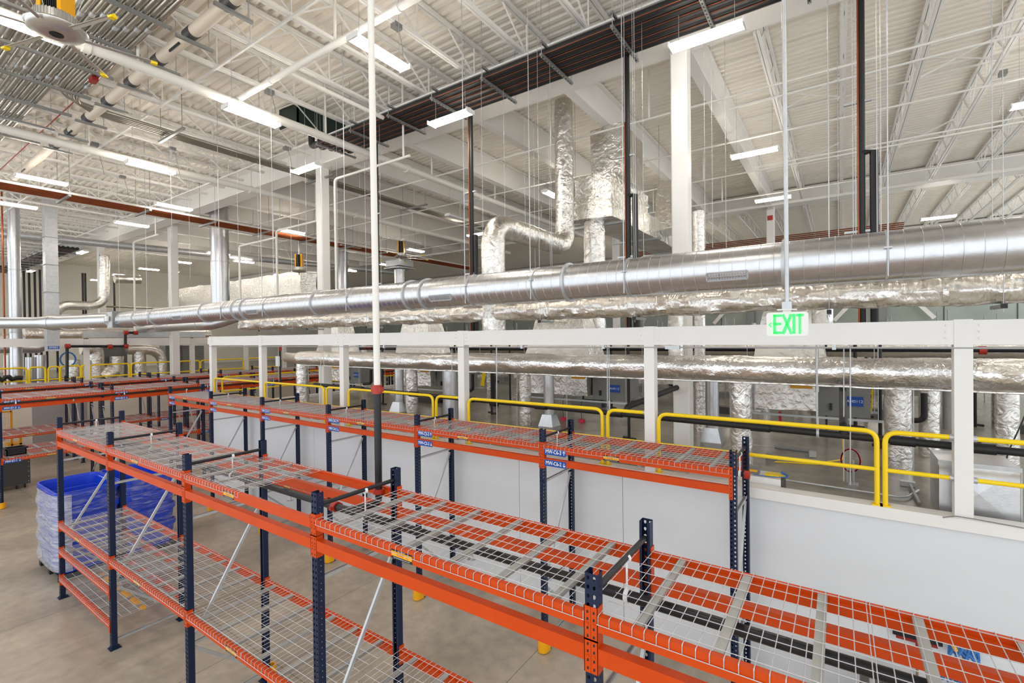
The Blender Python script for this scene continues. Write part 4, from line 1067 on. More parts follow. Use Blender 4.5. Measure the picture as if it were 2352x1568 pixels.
def rack_pipe(label, pts, r, hx, coups, hang_y, axis='x'):
    t = thing('rack_sprinkler_pipe', label, 'pipe', pts[0], world=True, group='black sprinkler pipes in the racks')
    child(t, 'pipe_run', MB().tube(dense([Vector(p) for p in pts], 1), r, 14), 'blackpipe')
    a = Vector(pts[0])
    for h in hx:
        p = Vector((h, a.y, a.z)) if axis == 'x' else Vector((a.x, h, a.z)); d = Vector((.014, 0, 0)) if axis == 'x' else Vector((0, .014, 0))
        q = MB().tube([p-d, p+d], r*1.2, 14); q.cyl(p+Vector((0, 0, r)), p+Vector((0, 0, .24 if axis == 'x' else .1)), .007, 6)
        if axis == 'x': q.tube([p+Vector((0, 0, .24))-d.yxz*1.0, p+Vector((0, 0, .24))+d.yxz*1.0], .028, 12)
        child(t, 'clevis_hanger', q, 'labelwhite')
    for c in coups:
        p = Vector((c, a.y, a.z)) if axis == 'x' else Vector((a.x, c, a.z)); d = Vector((.03, 0, 0)) if axis == 'x' else Vector((0, .03, 0))
        q = MB().tube([p-d, p-d*.9, p+d*.9, p+d], r*1.45, 14)
        for s in (-1, 1): q.cbox(p+d.yxz*(s*1.75), .035, .035, .035)
        child(t, 'coupling', q, 'red')
    for k in range(1, len(hx)):
        m = (hx[k-1]+hx[k])/2; p = Vector((m, a.y, a.z)) if axis == 'x' else Vector((a.x, m, a.z))
        q = MB().cyl(p-Vector((0, 0, r)), p-Vector((0, 0, r+.05)), .012, 8); q.cyl(p-Vector((0, 0, r+.05)), p-Vector((0, 0, r+.056)), .035, 10)
        child(t, 'sprinkler_head', q, 'galv')
    return t
rack_pipe('black sprinkler pipe running through the nearest rack under its top decks', [(-11.2, 2.97, 2.81), (2.0, 2.97, 2.81)], .036, RB[:6], (-4.48, -4.2), 0)
rack_pipe('black sprinkler pipe with a red end cap in the partition rack', [(-16.0, 6.33, 2.81), (-.93, 6.33, 2.81)], .034, RCx, (-.92,), 0)
rack_pipe('black sprinkler pipe under the front beam of the E rack', [(-18.83, 2.0, 2.845), (-18.83, 17.5, 2.845)], .03, [y+.3 for y in PE], (5.5,), 0, 'y')
rack_pipe('black sprinkler pipe under the front beam of the F rack', [(-23.36, 0, 2.845), (-23.36, 20, 2.845)], .03, [y+.6 for y in PF], (), 0, 'y')

# ================================================================== exit sign
c = P(1808, 744, 'y', 4.6); EX, EZ = c.x, c.z
t = thing('exit_sign', 'lit green EXIT sign with a chevron, hanging on a grey conduit pole', 'exit sign', (EX, 4.6, EZ), world=True)
q = MB(); hw, hh, rr = .151, .099, .022; prof = []
for cx_, cz_, a0 in ((hw-rr, hh-rr, 0), (-hw+rr, hh-rr, 90), (-hw+rr, -hh+rr, 180), (hw-rr, -hh+rr, 270)):
    for k in range(5):
        a = math.radians(a0+k*22.5); prof.append((EX+cx_+rr*math.cos(a), EZ+cz_+rr*math.sin(a)))
q.prism(prof, 'y', 4.578, 4.622)
child(t, 'housing', q, 'white')
q = MB().use('signgreen')
def block(x0, x1, z0, z1): q.box(EX+x0, EX+x1, 4.5735, 4.5785, EZ+z0, EZ+z1)
H_ = .082; s_ = .021
block(-.1, -.1+s_, -H_, H_)
for z0 in (-H_, -.0085, H_-s_): block(-.1, -.04, z0, z0+s_)
q.bar((EX-.03, 4.576, EZ-H_), (EX+.032, 4.576, EZ+H_), .005, .022, (1, 0, 0)); q.bar((EX+.032, 4.576, EZ-H_), (EX-.03, 4.576, EZ+H_), .005, .019, (1, 0, 0))
block(.04, .04+s_, -H_, H_)
block(.066, .118, H_-s_, H_); block(.0835, .1005, -H_, H_)
for sg in (-1, 1): q.bar((EX-.132, 4.576, EZ-.004), (EX-.113, 4.576, EZ-.004+sg*.018), .005, .008, (0, 0, 1))
child(t, 'lettering', q, smooth=False)
child(t, 'canopy', MB().box(EX-.07, EX+.07, 4.56, 4.64, EZ+.115, EZ+.125).box(EX-.03, EX+.03, 4.585, 4.615, EZ+.095, EZ+.115), 'white', smooth=False)
child(t, 'junction_box', MB().box(EX-.035, EX+.035, 4.57, 4.63, EZ+.125, EZ+.185), 'galv', smooth=False)
child(t, 'pole', MB().tube([(EX, 4.6, EZ+.18), (EX-.02, 4.6, 10.5)], .0165, 12), 'galv')

# ================================================================== ceiling fans
def fan(loc, label, R=1.0, pitch=0.0):
    x, y, z = loc; t = thing('ceiling_fan', label, 'fan', loc, group='big ceiling fans')
    q = MB().lathe([(.06, -.02), (.12, -.03), (.26, -.005), (.3, .025), (.31, .05), (.29, .07), (.1, .08)], n=40); ob('hub_disc', q.mesh('hub_disc', True, 'fanalu'), t, (0, 0, 0))
    q = MB().lathe([(.03, -.028), (.05, -.034), (.07, -.028), (.05, -.022)], n=20); ob('hub_cap', q.mesh('hub_cap', True, 'blackp'), t, (0, 0, 0))
    q = MB().lathe([(.2, .08), (.21, .09), (.21, .2), (.19, .215), (.05, .22)], n=36)
    for k in range(40):
        a = 2*PI*k/40; q.bar((.205*math.cos(a), .205*math.sin(a), .09), (.205*math.cos(a), .205*math.sin(a), .205), .012, .03, (math.cos(a), math.sin(a), 0))
    ob('motor', q.mesh('motor', True, 'fanalu'), t, (0, 0, 0))
    q = MB().box(-.15, -.1, -.1, .1, .2, .78).box(.1, .15, -.1, .1, .2, .78); ob('yellow_bracket', q.mesh('yellow_bracket', False, 'amber'), t, (0, 0, 0), math.radians(35))
    q = MB()
    for k in range(7): q.box(-.09+.026*k, -.078+.026*k, -.09, .09, .22, .76)
    q.box(-.1, .1, -.03, .03, .22, .76); ob('drive_fins', q.mesh('drive_fins', False, 'blackp'), t, (0, 0, 0), math.radians(35))
    ob('downrod', MB().cyl((0, 0, .76), (0, 0, 10.6-z), .035, 12).mesh('downrod', True, 'galv'), t, (0, 0, 0))
    q = MB()
    for k in range(4):
        a = PI/4+k*PI/2; q.cyl((.2*math.cos(a), .2*math.sin(a), .2), (.6*math.cos(a), .6*math.sin(a), 1.15), .004, 5)
    ob('guy_wire', q.mesh('guy_wire', False, 'galv'), t, (0, 0, 0))
    bm_ = MB().prism([(-.028, .012), (0, .02), (.028, .006), (.028, 0), (0, .012), (-.028, .004)], 'x', .27, R*.93).mesh('blade', True, 'fanalu')
    tip = MB().prism([(-.035, .0), (0, .03), (.035, .0), (.03, -.02), (-.03, -.02)], 'x', R*.93, R).mesh('blade_tip', True, 'yellow')
    for k in range(6):
        b = ob('blade', bm_, t, (0, 0, 0), 2*PI*k/6+pitch); ob('blade_tip', tip, b, (0, 0, 0))
v_ = P(120, 72, 'z', 8.36); fan((v_.x, 1.796, 8.36), 'big ceiling fan with a finned motor and yellow bracket beside the conduits', 1.02, .3)
v_ = P(922, 592, 'z', 8.2); fan((v_.x, v_.y, 8.2), 'distant ceiling fan with a yellow bracket right of the white riser', 1.3, .1)
v_ = P(683, 625, 'z', 7.5); fan((v_.x+.15, v_.y, 7.5), 'distant ceiling fan with a yellow bracket left of the tall column', 1.0, .5)
v_ = P(922, 592, 'z', 8.2); v_ = P(918, 606, 'y', v_.y+2.2)
t = thing('duct_diffuser', 'silver square duct head below the distant fan', 'duct', v_, world=True)
child(t, 'head', MB().cbox(v_, 1.0, 1.0, .3).cbox(v_+Vector((0, 0, -.25)), 1.15, 1.15, .04), 'spiral', smooth=False); child(t, 'stem', MB().cyl(v_-Vector((0, 0, .3)), v_-Vector((0, 0, 2.6)), .28, 20), 'spiral'); rods(t, [(v_.x+.4, v_.y+.4, v_.z, 10.63)])

# junction boxes and drop cords on joists
for k, (u, v) in enumerate(((912, 60), (618, 212), (205, 340), (275, 410), (390, 345), (1670, 278), (2288, 172), (655, 342))):
    p = P(u, v, 'z', 9.86); p.x = -2.36+1.3*round((p.x+2.36)/1.3); t = thing('junction_box', 'small grey junction box on a roof joist, %s' % ('by the light behind the riser', 'by the light under the main', 'left of the second main', 'over the copper rack', 'right of the bent conduits', 'right of the tall column', 'at the right frame edge', 'by the roof opening')[k], 'junction box', p, world=True, group='junction boxes on the joists')
    child(t, 'casing', MB().cbox(p, .12, .16, .09), 'grey', smooth=False)
    child(t, 'cord', MB().tube([p+Vector((0, .05, -.04)), p+Vector((.03, .1, -.3)), p+Vector((-.02, .2, -.75))], .006, 6), 'grey')

# ================================================================== blue bins by the rack
def tote_mesh(W, D, Hh):
    q = MB(); n = 5
    def ring(w, d, r):
        out = []
        for cx_, cy_, a0 in ((w/2-r, d/2-r, 0), (-w/2+r, d/2-r, 90), (-w/2+r, -d/2+r, 180), (w/2-r, -d/2+r, 270)):
            for k in range(n):
                a = math.radians(a0+k*90/(n-1)); out.append((cx_+r*math.cos(a), cy_+r*math.sin(a)))
        return out
    prof = [(.88, 0), (.9, .06), (.93, Hh*.5), (.935, Hh*.5), (.955, Hh*.78), (1.0, Hh*.8), (1.0, Hh), (.96, Hh), (.95, Hh*.9), (.91, Hh*.88), (.89, Hh*.55), (.86, Hh*.52), (.83, .05)]
    N = 4*n; vs = []
    for s, z in prof: vs += [(x, y, z) for x, y in ring(W*s, D*s, .16)]
    fs = [(i*N+k, i*N+(k+1) % N, (i+1)*N+(k+1) % N, (i+1)*N+k) for i in range(len(prof)-1) for k in range(N)]
    fs += [tuple(range(N-1, -1, -1)), tuple((len(prof)-1)*N+k for k in range(N))]
    q.add(vs, fs); body = q.mesh('tote_body', True, 'bin')
    r = MB()
    for k in range(4):
        y = -D*.33+D*.66*k/3
        for s in (-1, 1): r.bar((s*W*.452, y, .05), (s*W*.472, y, Hh*.79), .012, .014, (1, 0, 0))
    for k in range(5):
        x = -W*.36+W*.72*k/4
        for s in (-1, 1): r.bar((x, s*D*.452, .05), (x, s*D*.472, Hh*.79), .012, .014, (0, 1, 0))
    return body, r.mesh('rib', False, 'bin')
TB, TR_ = tote_mesh(1.5, .97, .5)
for j, yc in enumerate((3.03, 4.02)):
    xc = -12.72
    t = thing('pallet', 'dark pallet under the %s blue bin stack' % ('nearer' if j == 0 else 'farther'), 'pallet', (xc, yc, 0), world=True, group='pallets under the bins')
    child(t, 'top_boards', MB().box(xc-.72, xc+.72, yc-.46, yc-.28, .11, .135).box(xc-.72, xc+.72, yc-.2, yc-.02, .11, .135).box(xc-.72, xc+.72, yc+.02, yc+.2, .11, .135).box(xc-.72, xc+.72, yc+.28, yc+.46, .11, .135), 'blackp', smooth=False)
    child(t, 'runner', MB().box(xc-.7, xc-.58, yc-.46, yc+.46, 0, .11).box(xc-.06, xc+.06, yc-.46, yc+.46, 0, .11).box(xc+.58, xc+.7, yc-.46, yc+.46, 0, .11), 'blackp', smooth=False)
    for k in range(4):
        t = thing('bulk_tote', 'blue plastic bin, %s of the %s wrapped stack' % (('bottom one', 'second from the bottom', 'third from the bottom', 'open top one')[k], ('nearer', 'farther')[j]), 'bin', (xc, yc, .137+.348*k), group='wrapped blue bins')
        ob('tote_body', TB, t, (0, 0, 0)); ob('rib', TR_, t, (0, 0, 0))
def wrap(xc, yc, label):
    q = MB(); N = 44; rows = 15; W, D = 1.56, 1.02
    for i in range(rows+1):
        z = .2+1.47*i/rows
        for k in range(N):
            a = 2*PI*k/N; ex = 5
            ca, sa = math.cos(a), math.sin(a)
            d = (abs(ca)**ex+abs(sa)**ex)**(-1/ex)
            bul = 1+.02*math.sin((z-.137)/.348*2*PI-PI/2)+.008*noise.noise(Vector((ca*2, sa*2, z*3)))
            q.v.append((xc+W/2*d*ca*bul, yc+D/2*d*sa*bul, z))
    q.f = [(i*N+k, i*N+(k+1) % N, (i+1)*N+(k+1) % N, (i+1)*N+k) for i in range(rows) for k in range(N)]; q.mi = [0]*len(q.f); q.use('film')
    o = q.build('stretch_wrap'); tag(o, label, 'stretch film'); return o
w1 = wrap(-12.72, 3.03, 'clear stretch film wound round the nearer blue bin stack'); wrap(-12.72, 4.04, 'clear stretch film wound round the farther blue bin stack')
q = MB(); N = 30; rows = 15
for i in range(rows+1):
    z = .2+1.44*i/rows
    for k in range(N+1):
        a = PI+PI*.14+PI*.70*k/N; ca, sa = math.cos(a), math.sin(a); d = (abs(ca)**5+abs(sa)**5)**(-.2)
        bul = 1.035+.03*math.sin((z-.137)/.348*2*PI-PI/2)+.012*noise.noise(Vector((ca*3, sa*3, z*4)))
        q.v.append((-12.72+.78*d*ca*bul, 3.03+.51*d*sa*bul, z))
q.f = [(i*(N+1)+k, i*(N+1)+k+1, (i+1)*(N+1)+k+1, (i+1)*(N+1)+k) for i in range(rows) for k in range(N)]; q.mi = [0]*len(q.f); q.use('filmthick')
o = q.build('layered_film', None, w1); o.location = (0, 0, 0); o['label'] = 'milky layered film over the bin ends'
tag(MB().box(-10.9, -8.95, 2.86, 2.91, .33, .375).build('pallet_bar', 'amber', smooth=False), 'yellow bar lying on the lowest shelf of the nearest rack', 'bar')

# ================================================================== far left: cabinet, mesh gate, black tote
p = P(36, 1118, 'z', .08)
t = thing('rolling_cabinet', 'dark grey cabinet on casters under the E rack', 'cabinet', (p.x-.3, p.y, 0), world=True)
x0, x1, y0, y1 = p.x-.75, p.x, p.y-.75, p.y+.33
child(t, 'body', MB().box(x0, x1, y0, y1, .12, 1.02), 'dark', smooth=False)
q = MB()
for y in (y0+.04, y1-.04):
    for k in range(6): q.cyl((x1, y, .2+.15*k), (x1+.008, y, .2+.15*k), .012, 8)
child(t, 'rivets', q, 'galv')
for y in (y0+.1, y1-.12, y1-.3):
    child(t, 'caster', MB().cyl((x1-.06, y-.015, .055), (x1-.06, y+.015, .055), .055, 14).box(x1-.09, x1-.03, y-.02, y+.02, .08, .12), 'blackp')
t = thing('mesh_gate', 'yellow framed mesh gate by the frame edge behind the E rack', 'gate', (-25.5, 4, 0), world=True)
a = P(26, 950, 'x', -25.9); y1 = a.y
q = MB()
for y in (y1, y1-1.2): q.box(-25.95, -25.88, y-.03, y+.03, .1, 1.95)
for z in (.4, 1.92): q.box(-25.95, -25.88, y1-1.2, y1, z-.03, z+.03)
q.box(-25.95, -25.88, y1+.2, y1+.27, .1, 1.2); q.box(-26.5, -25.88, y1-.1, y1+.27, .62, .68)
child(t, 'frame', q, 'amber', smooth=False)
q = MB()
for k in range(14): q.cyl((-25.91, y1-1.2+k*.086, .4), (-25.91, y1-1.2+k*.086, 1.92), .004, 4)
for k in range(12): q.cyl((-25.91, y1-1.2, .45+k*.125), (-25.91, y1, .45+k*.125), .004, 4)
child(t, 'mesh_panel', q, 'amber')
p = P(12, 1026, 'z', 1.4)
t = thing('parts_bin', 'black open parts bin on the middle deck of the E rack', 'bin', (p.x, p.y, 1.36), world=True)
p = Vector((-19.3, 3.25, 1.355))
child(t, 'body', MB().box(p.x-.2, p.x+.2, p.y-.2, p.y+.2, p.z, p.z+.02).box(p.x-.2, p.x-.18, p.y-.2, p.y+.2, p.z, p.z+.2).box(p.x+.18, p.x+.2, p.y-.2, p.y+.2, p.z, p.z+.2).box(p.x-.2, p.x+.2, p.y-.2, p.y-.18, p.z, p.z+.2).box(p.x-.2, p.x+.2, p.y+.18, p.y+.2, p.z, p.z+.2), 'blackp', smooth=False)
child(t, 'rim', MB().box(p.x-.23, p.x+.23, p.y-.23, p.y-.2, p.z+.17, p.z+.2).box(p.x-.23, p.x+.23, p.y+.2, p.y+.23, p.z+.17, p.z+.2).box(p.x+.2, p.x+.23, p.y-.23, p.y+.23, p.z+.17, p.z+.2), 'blackp', smooth=False)

# ================================================================== far enclosure equipment
EXX = -28.7
def E_(u, v): return P(u, v, 'x', EXX)
k = 0
for pts, r, lab in (([(172, 880), (172, 826)], .25, 'foil-wrapped vertical duct on the far enclosure, left of its column'), ([(222, 880), (222, 802), (186, 800)], .28, 'foil-wrapped elbow duct on the far enclosure behind the rails'),
        ([(268, 880), (268, 818)], .28, 'foil-wrapped vertical duct on the far enclosure right of its column'), ([(320, 880), (320, 808)], .28, 'thick foil-wrapped vertical duct left of the column past the racks'),
        ([(290, 803), (372, 803), (374, 880)], .24, 'foil-wrapped duct bending down left of the column past the racks'), ([(238, 868), (262, 850)], .4, 'low foil elbow on the far enclosure behind the rails'),
        ([(55, 768), (480, 768)], .32, 'long foil duct above the far enclosure beam'), ([(-40, 778), (100, 778)], .22, 'foil duct above the far enclosure at the frame edge')):
    P_ = [E_(*p) for p in pts]
    if len(P_) == 3: foil(lab, P_, r, .8, 1.4, step=.14)
    else: foil(lab, P_, r, .3, 1.4, step=.14)
for (u, v0, v1, r, lab) in ((70, 820, 872, .16, 'galvanized vertical duct on the far enclosure near the frame edge'), (19, 815, 870, .14, 'galvanized stack at the frame edge of the enclosure'), (93, 815, 866, .19, 'galvanized drop duct with a flared foot on the enclosure')):
    a = E_(u, v0); b = E_(u, v1); b.z = 2.42; spiral_pipe(lab, [a, b], r, rings=1.6)
for pts, r, lab in (([(-40, 800), (92, 800), (108, 788)], .2, 'galvanized duct with an angled end on the far enclosure'), ([(50, 782), (105, 780)], .26, 'horizontal galvanized duct left of the square hanging duct')):
    spiral_pipe(lab, [E_(*p) for p in pts], r, .3, rings=2.2)
a, b = P(190, 775, 'x', -27.8), P(470, 775, 'x', -27.8)
tag(MB().box(-27.9, -27.7, a.y, b.y, 4.7, 4.98).build('cable_tray', 'galv', smooth=False), 'galvanized cable tray above the far enclosure beam', 'tray')
a, b = E_(55, 862), E_(135, 860); tag(MB().cyl((-27.6, a.y, 2.95), (-27.6, b.y, 2.95), .055, 10).build('blue_pipe', 'labelblue'), 'bright blue pipe on the far enclosure behind the E rack', 'pipe')
t = thing('black_sprinkler_line', 'black pipe with red elbows crossing the far enclosure beam', 'pipe', (-26.8, 6, 4.2), world=True)
A_, B_, C_, D_ = [P(*p, 'x', -26.85) for p in ((154, 876), (154, 795), (288, 795), (288, 764))]; A_.z = 2.5
child(t, 'pipe_run', MB().tube([A_, B_], .055, 10).tube([B_, C_], .055, 10).tube([C_, D_], .055, 10).tube([D_, P(310, 764, 'x', -26.8)], .055, 10), 'blackpipe')
q = MB()
for p in (B_, C_, D_, P(310, 764, 'x', -26.8), P(251, 796, 'x', -26.8)): q.cyl(p-Vector((0, .06, 0)), p+Vector((0, .1, 0)), .1, 10)
child(t, 'elbow', q, 'red')
t = thing('hose_coil', 'blue hose coil hanging on the far enclosure', 'hose', P(156, 825, 'x', -27.3), world=True)
p = P(156, 825, 'x', -27.3); child(t, 'coil', MB().tube([p+Vector((0, .25*math.cos(a*.5), .3*math.sin(a*.5))) for a in range(0, 38)], .03, 6), 'blue')
for k, (u, v) in enumerate(((245, 822), (278, 822), (410, 815), (432, 815), (460, 815))):
    p = E_(u, v)-Vector((.9, 0, 0)); tag(MB().box(p.x-.4, p.x+.4, p.y-.4, p.y+.4, 2.4, p.z+.5).build('equipment_cabinet', 'grey', smooth=False), 'grey equipment cabinet on the far enclosure, %s from the left' % ORD[k], 'cabinet', 'cabinets on the far enclosure')
tag(MB().tube([P(20+8*i, 868+3*math.sin(i*2.1), 'x', -27.0)+Vector((.0, 0, .05*math.cos(i*1.7))) for i in range(-3, 5)], .09, 8).build('hose_pile', 'blackp'), 'black hoses lying on the far enclosure edge', 'hose')

# ================================================================== deck clutter near the guardrail
def D(u, v, z=DZ): return P(u, v, 'z', z)
p = D(2230, 1200); x0, x1, y0, y1 = .93, 1.58, 7.2, 7.85
t = thing('duct_box', 'shiny galvanized duct box on the deck behind the nearest frame column', 'duct', (1.25, 7.5, DZ), world=True)
q = MB()
for (a, b, c, d) in (((x0,y0),(x1,y0),0,0), ((x1,y0),(x1,y1),0,0), ((x1,y1),(x0,y1),0,0), ((x0,y1),(x0,y0),0,0)):
    m = Vector(((a[0]+b[0])/2, (a[1]+b[1])/2, DZ+.32)); nrm = Vector((b[1]-a[1], -(b[0]-a[0]), 0)).normalized()
    q.add([(a[0],a[1],DZ),(b[0],b[1],DZ),(b[0],b[1],DZ+.64),(a[0],a[1],DZ+.64), m+nrm*.012], [(0,1,4),(1,2,4),(2,3,4),(3,0,4)])
q.box(x0, x1, y0, y1, DZ+.63, DZ+.64)
child(t, 'casing', q, 'spiral', smooth=False)
child(t, 'rim', MB().box(x0-.01, x1+.01, y0-.015, y0+.0, DZ+.6, DZ+.65).box(x1-.0, x1+.012, y0-.01, y0+.01, DZ, DZ+.64), 'galv', smooth=False)
tag(MB().lathe([(.1, 0), (.11, .02), (.1, .2), (.11, .21), (.11, .24)], tuple(D(2236, 1034)), 24).build('black_canister', 'blackp'), 'black round canister behind the nearest frame column', 'canister')
for k, (u, v, lab) in enumerate(((2312, 1150, 'red pull box hanging on a black cord right of the duct box'), (2126, 1045, 'red pull box on a cord left of the nearest column'), (1294, 967, 'small red box on the deck behind the bay C5 deck'), (1336, 972, 'small red box on the deck right of the other near the branch pipe'))):
    p = D(u, v); t = thing('pull_box', lab, 'box', p, world=True, group='red pull boxes')
    child(t, 'body', MB().cbox(p+Vector((0, 0, .06)), .13, .1, .08), 'redpaint' if k < 0 else 'pink', smooth=False); child(t, 'cord', MB().tube(fillet([p+Vector((0, 0, .1)), p+Vector((-.02, 0, .5)), p+Vector((.2, .1, 1.1)), p+Vector((.3, .1, 1.6))], .2), .008, 6), 'blackp')
# curb block with bits on it at the end of the partition rack
x0 = P(1665, 1090, 'z', 2.6).x; x1 = P(1792, 1105, 'z', 2.6).x
t = thing('curb_block', 'low white block at the mezzanine edge beside the partition rack end', 'block', ((x0+x1)/2, 7.25, DZ), world=True)
child(t, 'body', MB().prism([(x0-.5, 7.1), (x1, 7.1), (x1-.02, 7.45), (x0-.5, 7.45)], 'z', DZ, DZ+.2), 'white', smooth=False); child(t, 'end_cap', MB().box(x1, x1+.03, 7.1, 7.45, DZ, DZ+.2), 'dark', smooth=False)
p = P(1745, 1085, 'z', DZ+.2)
t = thing('splice_box', 'pale grey splice box on the white block', 'box', (p.x, p.y, DZ+.2), world=True); p = Vector((x0+.45*(x1-x0), 7.28, DZ+.2))
child(t, 'body', MB().box(p.x-.09, p.x+.09, p.y-.07, p.y+.07, p.z, p.z+.08), 'grey', smooth=False); child(t, 'lid', MB().box(p.x-.1, p.x+.1, p.y-.08, p.y+.08, p.z+.08, p.z+.09), 'grey', smooth=False); child(t, 'warning_label', MB().box(p.x-.06, p.x+.07, p.y-.072, p.y-.07, p.z+.03, p.z+.06), 'amber', smooth=False)
p2 = p+Vector((.28, .0, 0)); tag(MB().prism([(p2.x-.12, 7.2), (p2.x+.06, 7.19), (p2.x+.12, 7.26), (p2.x+.02, 7.33), (p2.x-.1, 7.31)], 'z', p.z, p.z+.03).build('work_glove', 'yellow'), 'yellow glove lying on the white block', 'glove')
for k in range(3): 
    tag(MB().tube(fillet([(p2.x-.25+.05*k, 7.14, p.z+.01), (p2.x, 7.12-.01*k, p.z+.02), (p2.x+.18, 7.15+.03*k, p.z+.03), (x1-.01, 7.2+.05*k, p.z+.06)], .1), .005, 6).build('blue_wire', 'blue'), 'thin blue wire on the white block, %s of three' % ORD[k], 'wire', 'blue wires')
t = thing('floor_conduit', 'steel conduit lying along the deck edge under the guardrail', 'conduit', D(1950, 1120), world=True)
a, b, c = D(1790, 1100, DZ+.03), D(2080, 1143, DZ+.03), D(2110, 1125, DZ+.03)
child(t, 'pipe_run', MB().tube(fillet([a, b, c], .1), .013, 8), 'galv'); child(t, 'elbow_box', MB().cbox(D(2085, 1110, DZ+.04), .16, .08, .06), 'galv', smooth=False)
child(t, 'stub', MB().cyl(D(2090, 1112, DZ+.05), D(2112, 1156, DZ+.03), .018, 8), 'strut')
t = thing('linear_actuator', 'grey cylinder tool lying on the deck below the black pipe', 'tool', D(1820, 1032), world=True)
a, b = D(1780, 1026, DZ+.05), D(1858, 1036, DZ+.05)
child(t, 'body', MB().cyl(a, b, .035, 12), 'grey'); child(t, 'end_block', MB().cbox(D(1867, 1042, DZ+.06), .1, .1, .1), 'galv', smooth=False); child(t, 'rod', MB().cyl(D(1730, 1022, DZ+.05), a, .01, 8), 'galv')
t = thing('cable_coil', 'coiled pink cable hanging off conduit stubs behind the guardrail', 'cable', D(1955, 1100), world=True)
p = D(1960, 1110); q = MB().tube([p+Vector((-.03+.11*math.cos(a*.35), 0, .32+.16*math.sin(a*.35))) for a in range(0, 40)], .011, 6); child(t, 'coil', q, 'pink')
tag(MB().cyl(D(1946, 1108), D(1946, 1108)+Vector((0, 0, .22)), .014, 8).cyl(D(1960, 1112), D(1960, 1112)+Vector((0, 0, .34)), .014, 8).cbox(D(1960, 1112)+Vector((0, 0, .01)), .12, .1, .02).build('conduit_stub', 'galv'), 'pair of short conduit stubs on the deck by the pink cable', 'conduit')
tag(MB().tube(fillet([D(1935, 1040)+Vector((0, 0, .6)), D(1938, 1058)+Vector((0, 0, .02)), D(1900, 1060, DZ+.02), D(1880, 1066, DZ+.02), D(1780, 1060, DZ+.02)], .1), .012, 6).build('yellow_cord', 'yellow'), 'loose yellow cord on the deck behind the guardrail', 'cord')
tag(MB().cbox(D(1772, 1056)+Vector((0, 0, .05)), .16, .1, .1).build('outlet_box', 'grey', smooth=False), 'small grey outlet box on the deck at the yellow cord', 'box')
for k, (u, y) in enumerate(((1998, 11.5), (1112, 11.2), (1888 - 455, 11.4))):
    a = P(u, (868, 850, 870)[k], 'y', y); b = P(u-4, (950, 886, 905)[k], 'y', y)
    q = MB().use('yellow').bar(a, b, .12, .004, (0, 1, 0)); tag(q.build('caution_tape', None, smooth=False), 'yellow caution tape strip hanging %s' % ('right of the sign behind the guardrail', 'behind the fourth frame column', 'beside the middle air handler tag')[k], 'tape', 'hanging caution tapes')
    if k == 0:
        q = MB().use('blackp'); put_text(q, 'CAUTION', .1, (a+b)/2-Vector((0, .012, 0)), (b-a).normalized(), (1, 0, 0)); q.build('tape_lettering', None, bpy.data.objects['caution_tape'], False)
for k, (u, v0, v1) in enumerate(((1791, 945, 990), (2127, 892, 935))):
    a, b = P(u, v0, 'y', 11), P(u+3, v1, 'y', 11); tag(MB().bar(a, b, .05, .004, (0, 1, 0)).build('marking_ribbon', 'pink', smooth=False), 'pink marking ribbon hanging %s' % ('under the foil box by the guardrail', 'left of the nearest frame column')[k], 'ribbon', 'pink ribbons')
for k, (u, v0, v1, y) in enumerate(((1953, 800, 1113, 7.0), (1876, 800, 960, 7.3), (1938, 800, 1105, 7.6), (1141, 790, 985, 7.05), (1395, 790, 945, 7.4), (1302, 860, 990, 9), (1188, 870, 1000, 9), (2098, 850, 1090, 8.2), (1880, 800, 900, 8.6), (737, 800, 935, 7.2), (1058-20, 800, 860, 7.5))):
    a, b = P(u, v0, 'y', y), P(u, v1, 'y', y); tag(MB().cyl(a, b, .007, 6).build('hanger_rod', 'galv'), 'thin steel rod hanging below the white beam line, %s of its kind' % ORD[k], 'rod', 'steel rods under the beam line')
for k, (u, v0, v1, y) in enumerate(((550, 440, 735, 6.6), (498, 440, 720, 6.4), (437, 300, 640, 7), (672, 250, 760, 7.2), (778, 500, 700, 7.0), (1112, 180, 760, 7.3), (1230, 330, 680, 9.6), (1207, 320, 560, 9.6), (1435, 0, 280, 6.2), (1462, 0, 700, 6.9), (1620, 240, 570, 9), (1637, 240, 570, 9), (1960, 60, 580, 7.6), (1966, 60, 580, 7.6), (2015, 0, 580, 6.2), (2024, 0, 600, 6.4), (628, 290, 640, 5.6), (395, 395, 560, 5.6), (1265, 230, 700, 9), (1160, 250, 520, 8))):
    a, b = P(u, v0, 'y', y), P(u, v1, 'y', y); tag(MB().cyl((b.x, y, 10.64), b, .0036, 6).build('suspension_cable', 'wire'), 'thin white suspension cable hanging from the roof, %s of its kind' % ORD[k], 'cable', 'thin suspension cables')
# seams and cords on the white wall top
tag(MB().tube([(P(u, v, 'y', WY-.07)) for u, v in ((2165, 1188), (2195, 1185), (2240, 1192), (2300, 1203), (2360, 1214))], .006, 6).build('sealant_cord', 'grey'), 'loose grey cord along the top of the white partition', 'cord')
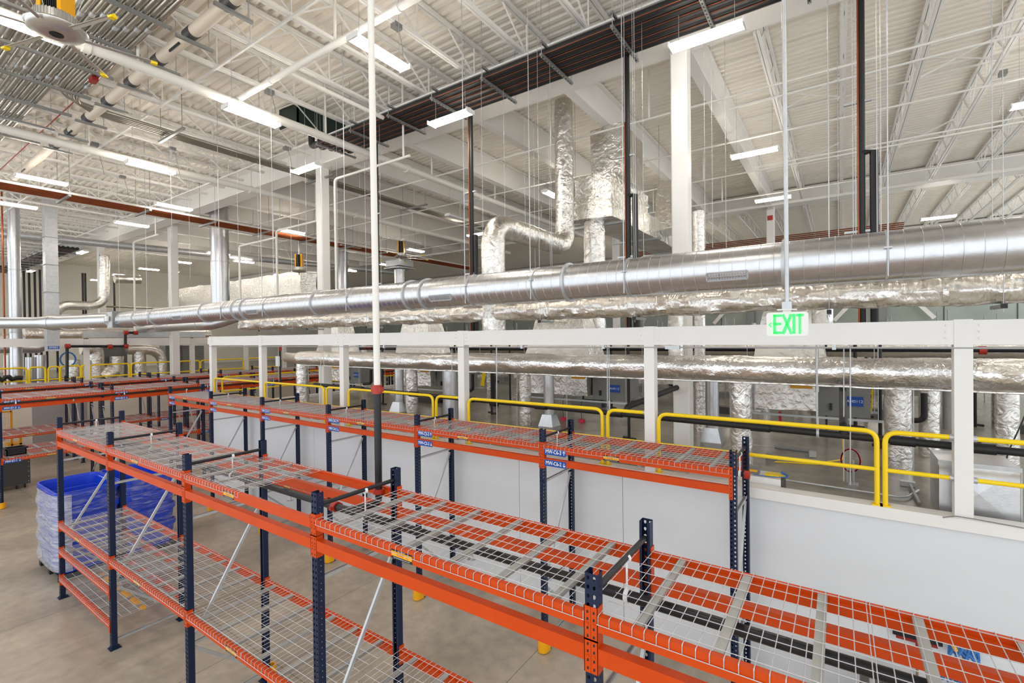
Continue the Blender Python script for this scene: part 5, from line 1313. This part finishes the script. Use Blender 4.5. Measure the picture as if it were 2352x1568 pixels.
# ================================================================== under the nearest rack, by the wall
a, b = P(2050, 1432, 'y', WY-.05), P(2165, 1466, 'y', WY-.05); c = (a+b)/2
t = thing('squeegee', 'red floor squeegee hung on the white partition beyond the nearest rack', 'squeegee', c, world=True)
zc = c.z-.1
child(t, 'rubber_blade', MB().box(a.x, b.x, WY-.06, WY-.045, zc, zc+.05), 'blackp', smooth=False); child(t, 'head_bar', MB().box(a.x+.03, b.x-.03, WY-.065, WY-.04, zc-.03, zc), 'redpaint', smooth=False)
child(t, 'handle', MB().cyl(((a.x+b.x)/2, WY-.05, zc-.03), ((a.x+b.x)/2, WY-.05, zc-.25), .014, 8), 'redpaint'); child(t, 'wood_pole', MB().cyl(((a.x+b.x)/2, WY-.05, zc-.25), ((a.x+b.x)/2, WY-.05, zc-1.4), .012, 8), 'wood')
for k, (u, v) in enumerate(((2213, 1492), (2195, 1548))):
    p = P(u, v, 'y', WY-.09); t = thing('mop_head', 'blue mop head hung on the partition, %s' % ('upper one with a yellow band', 'lower one')[k], 'mop', p, world=True, group='blue mops on the wall')
    q = MB()
    for j in range(12):
        a = j*.55; q.tube(fillet([p+Vector((.1*math.cos(a)*.4, 0, .06)), p+Vector((.11*math.cos(a), .02*math.sin(a*3), .02)), p+Vector((.12*math.cos(a*1.3), .03*math.cos(a*2), -.09))], .05), .016, 6)
    child(t, 'strands', q, 'blue'); child(t, 'band', MB().cyl(p+Vector((-.09, -.02, .04)), p+Vector((-.06, -.02, -.02)), .02, 8), 'amber'); child(t, 'pole', MB().cyl(p+Vector((.0, .02, 0)), p+Vector((.05, .02, -1.0)), .012, 8), 'wood')
p = P(2040, 1585, 'z', .38); p.z = 0; p.y = min(p.y, 6.6)
t = thing('bucket', 'bright blue bucket on the floor beyond the nearest rack', 'bucket', p, world=True)
child(t, 'body', MB().lathe([(.15, 0), (.155, .01), (.19, .36), (.2, .36), (.2, .385), (.185, .385), (.15, .02)], tuple(p), 28), 'bin'); child(t, 'bail', MB().tube([p+Vector((.19*math.cos(a), .05*math.sin(a), .37+.02*math.sin(a))) for a in [PI*k/10 for k in range(11)]], .006, 6), 'galv')
p = P(2030, 1520, 'y', 6.3); 
t = thing('floor_scrubber', 'dark machine partly hidden beyond the nearest rack pipe', 'machine', (p.x, 6.3, 0), world=True)
child(t, 'body', MB().prism([(6.0, .05), (6.55, .05), (6.55, .75), (6.3, .9), (6.0, .6)], 'x', p.x-.2, p.x+.25), 'dark', smooth=False); child(t, 'wheel', MB().cyl((p.x-.25, 6.1, .1), (p.x-.2, 6.1, .1), .1, 16).cyl((p.x+.25, 6.1, .1), (p.x+.3, 6.1, .1), .1, 16), 'blackp')
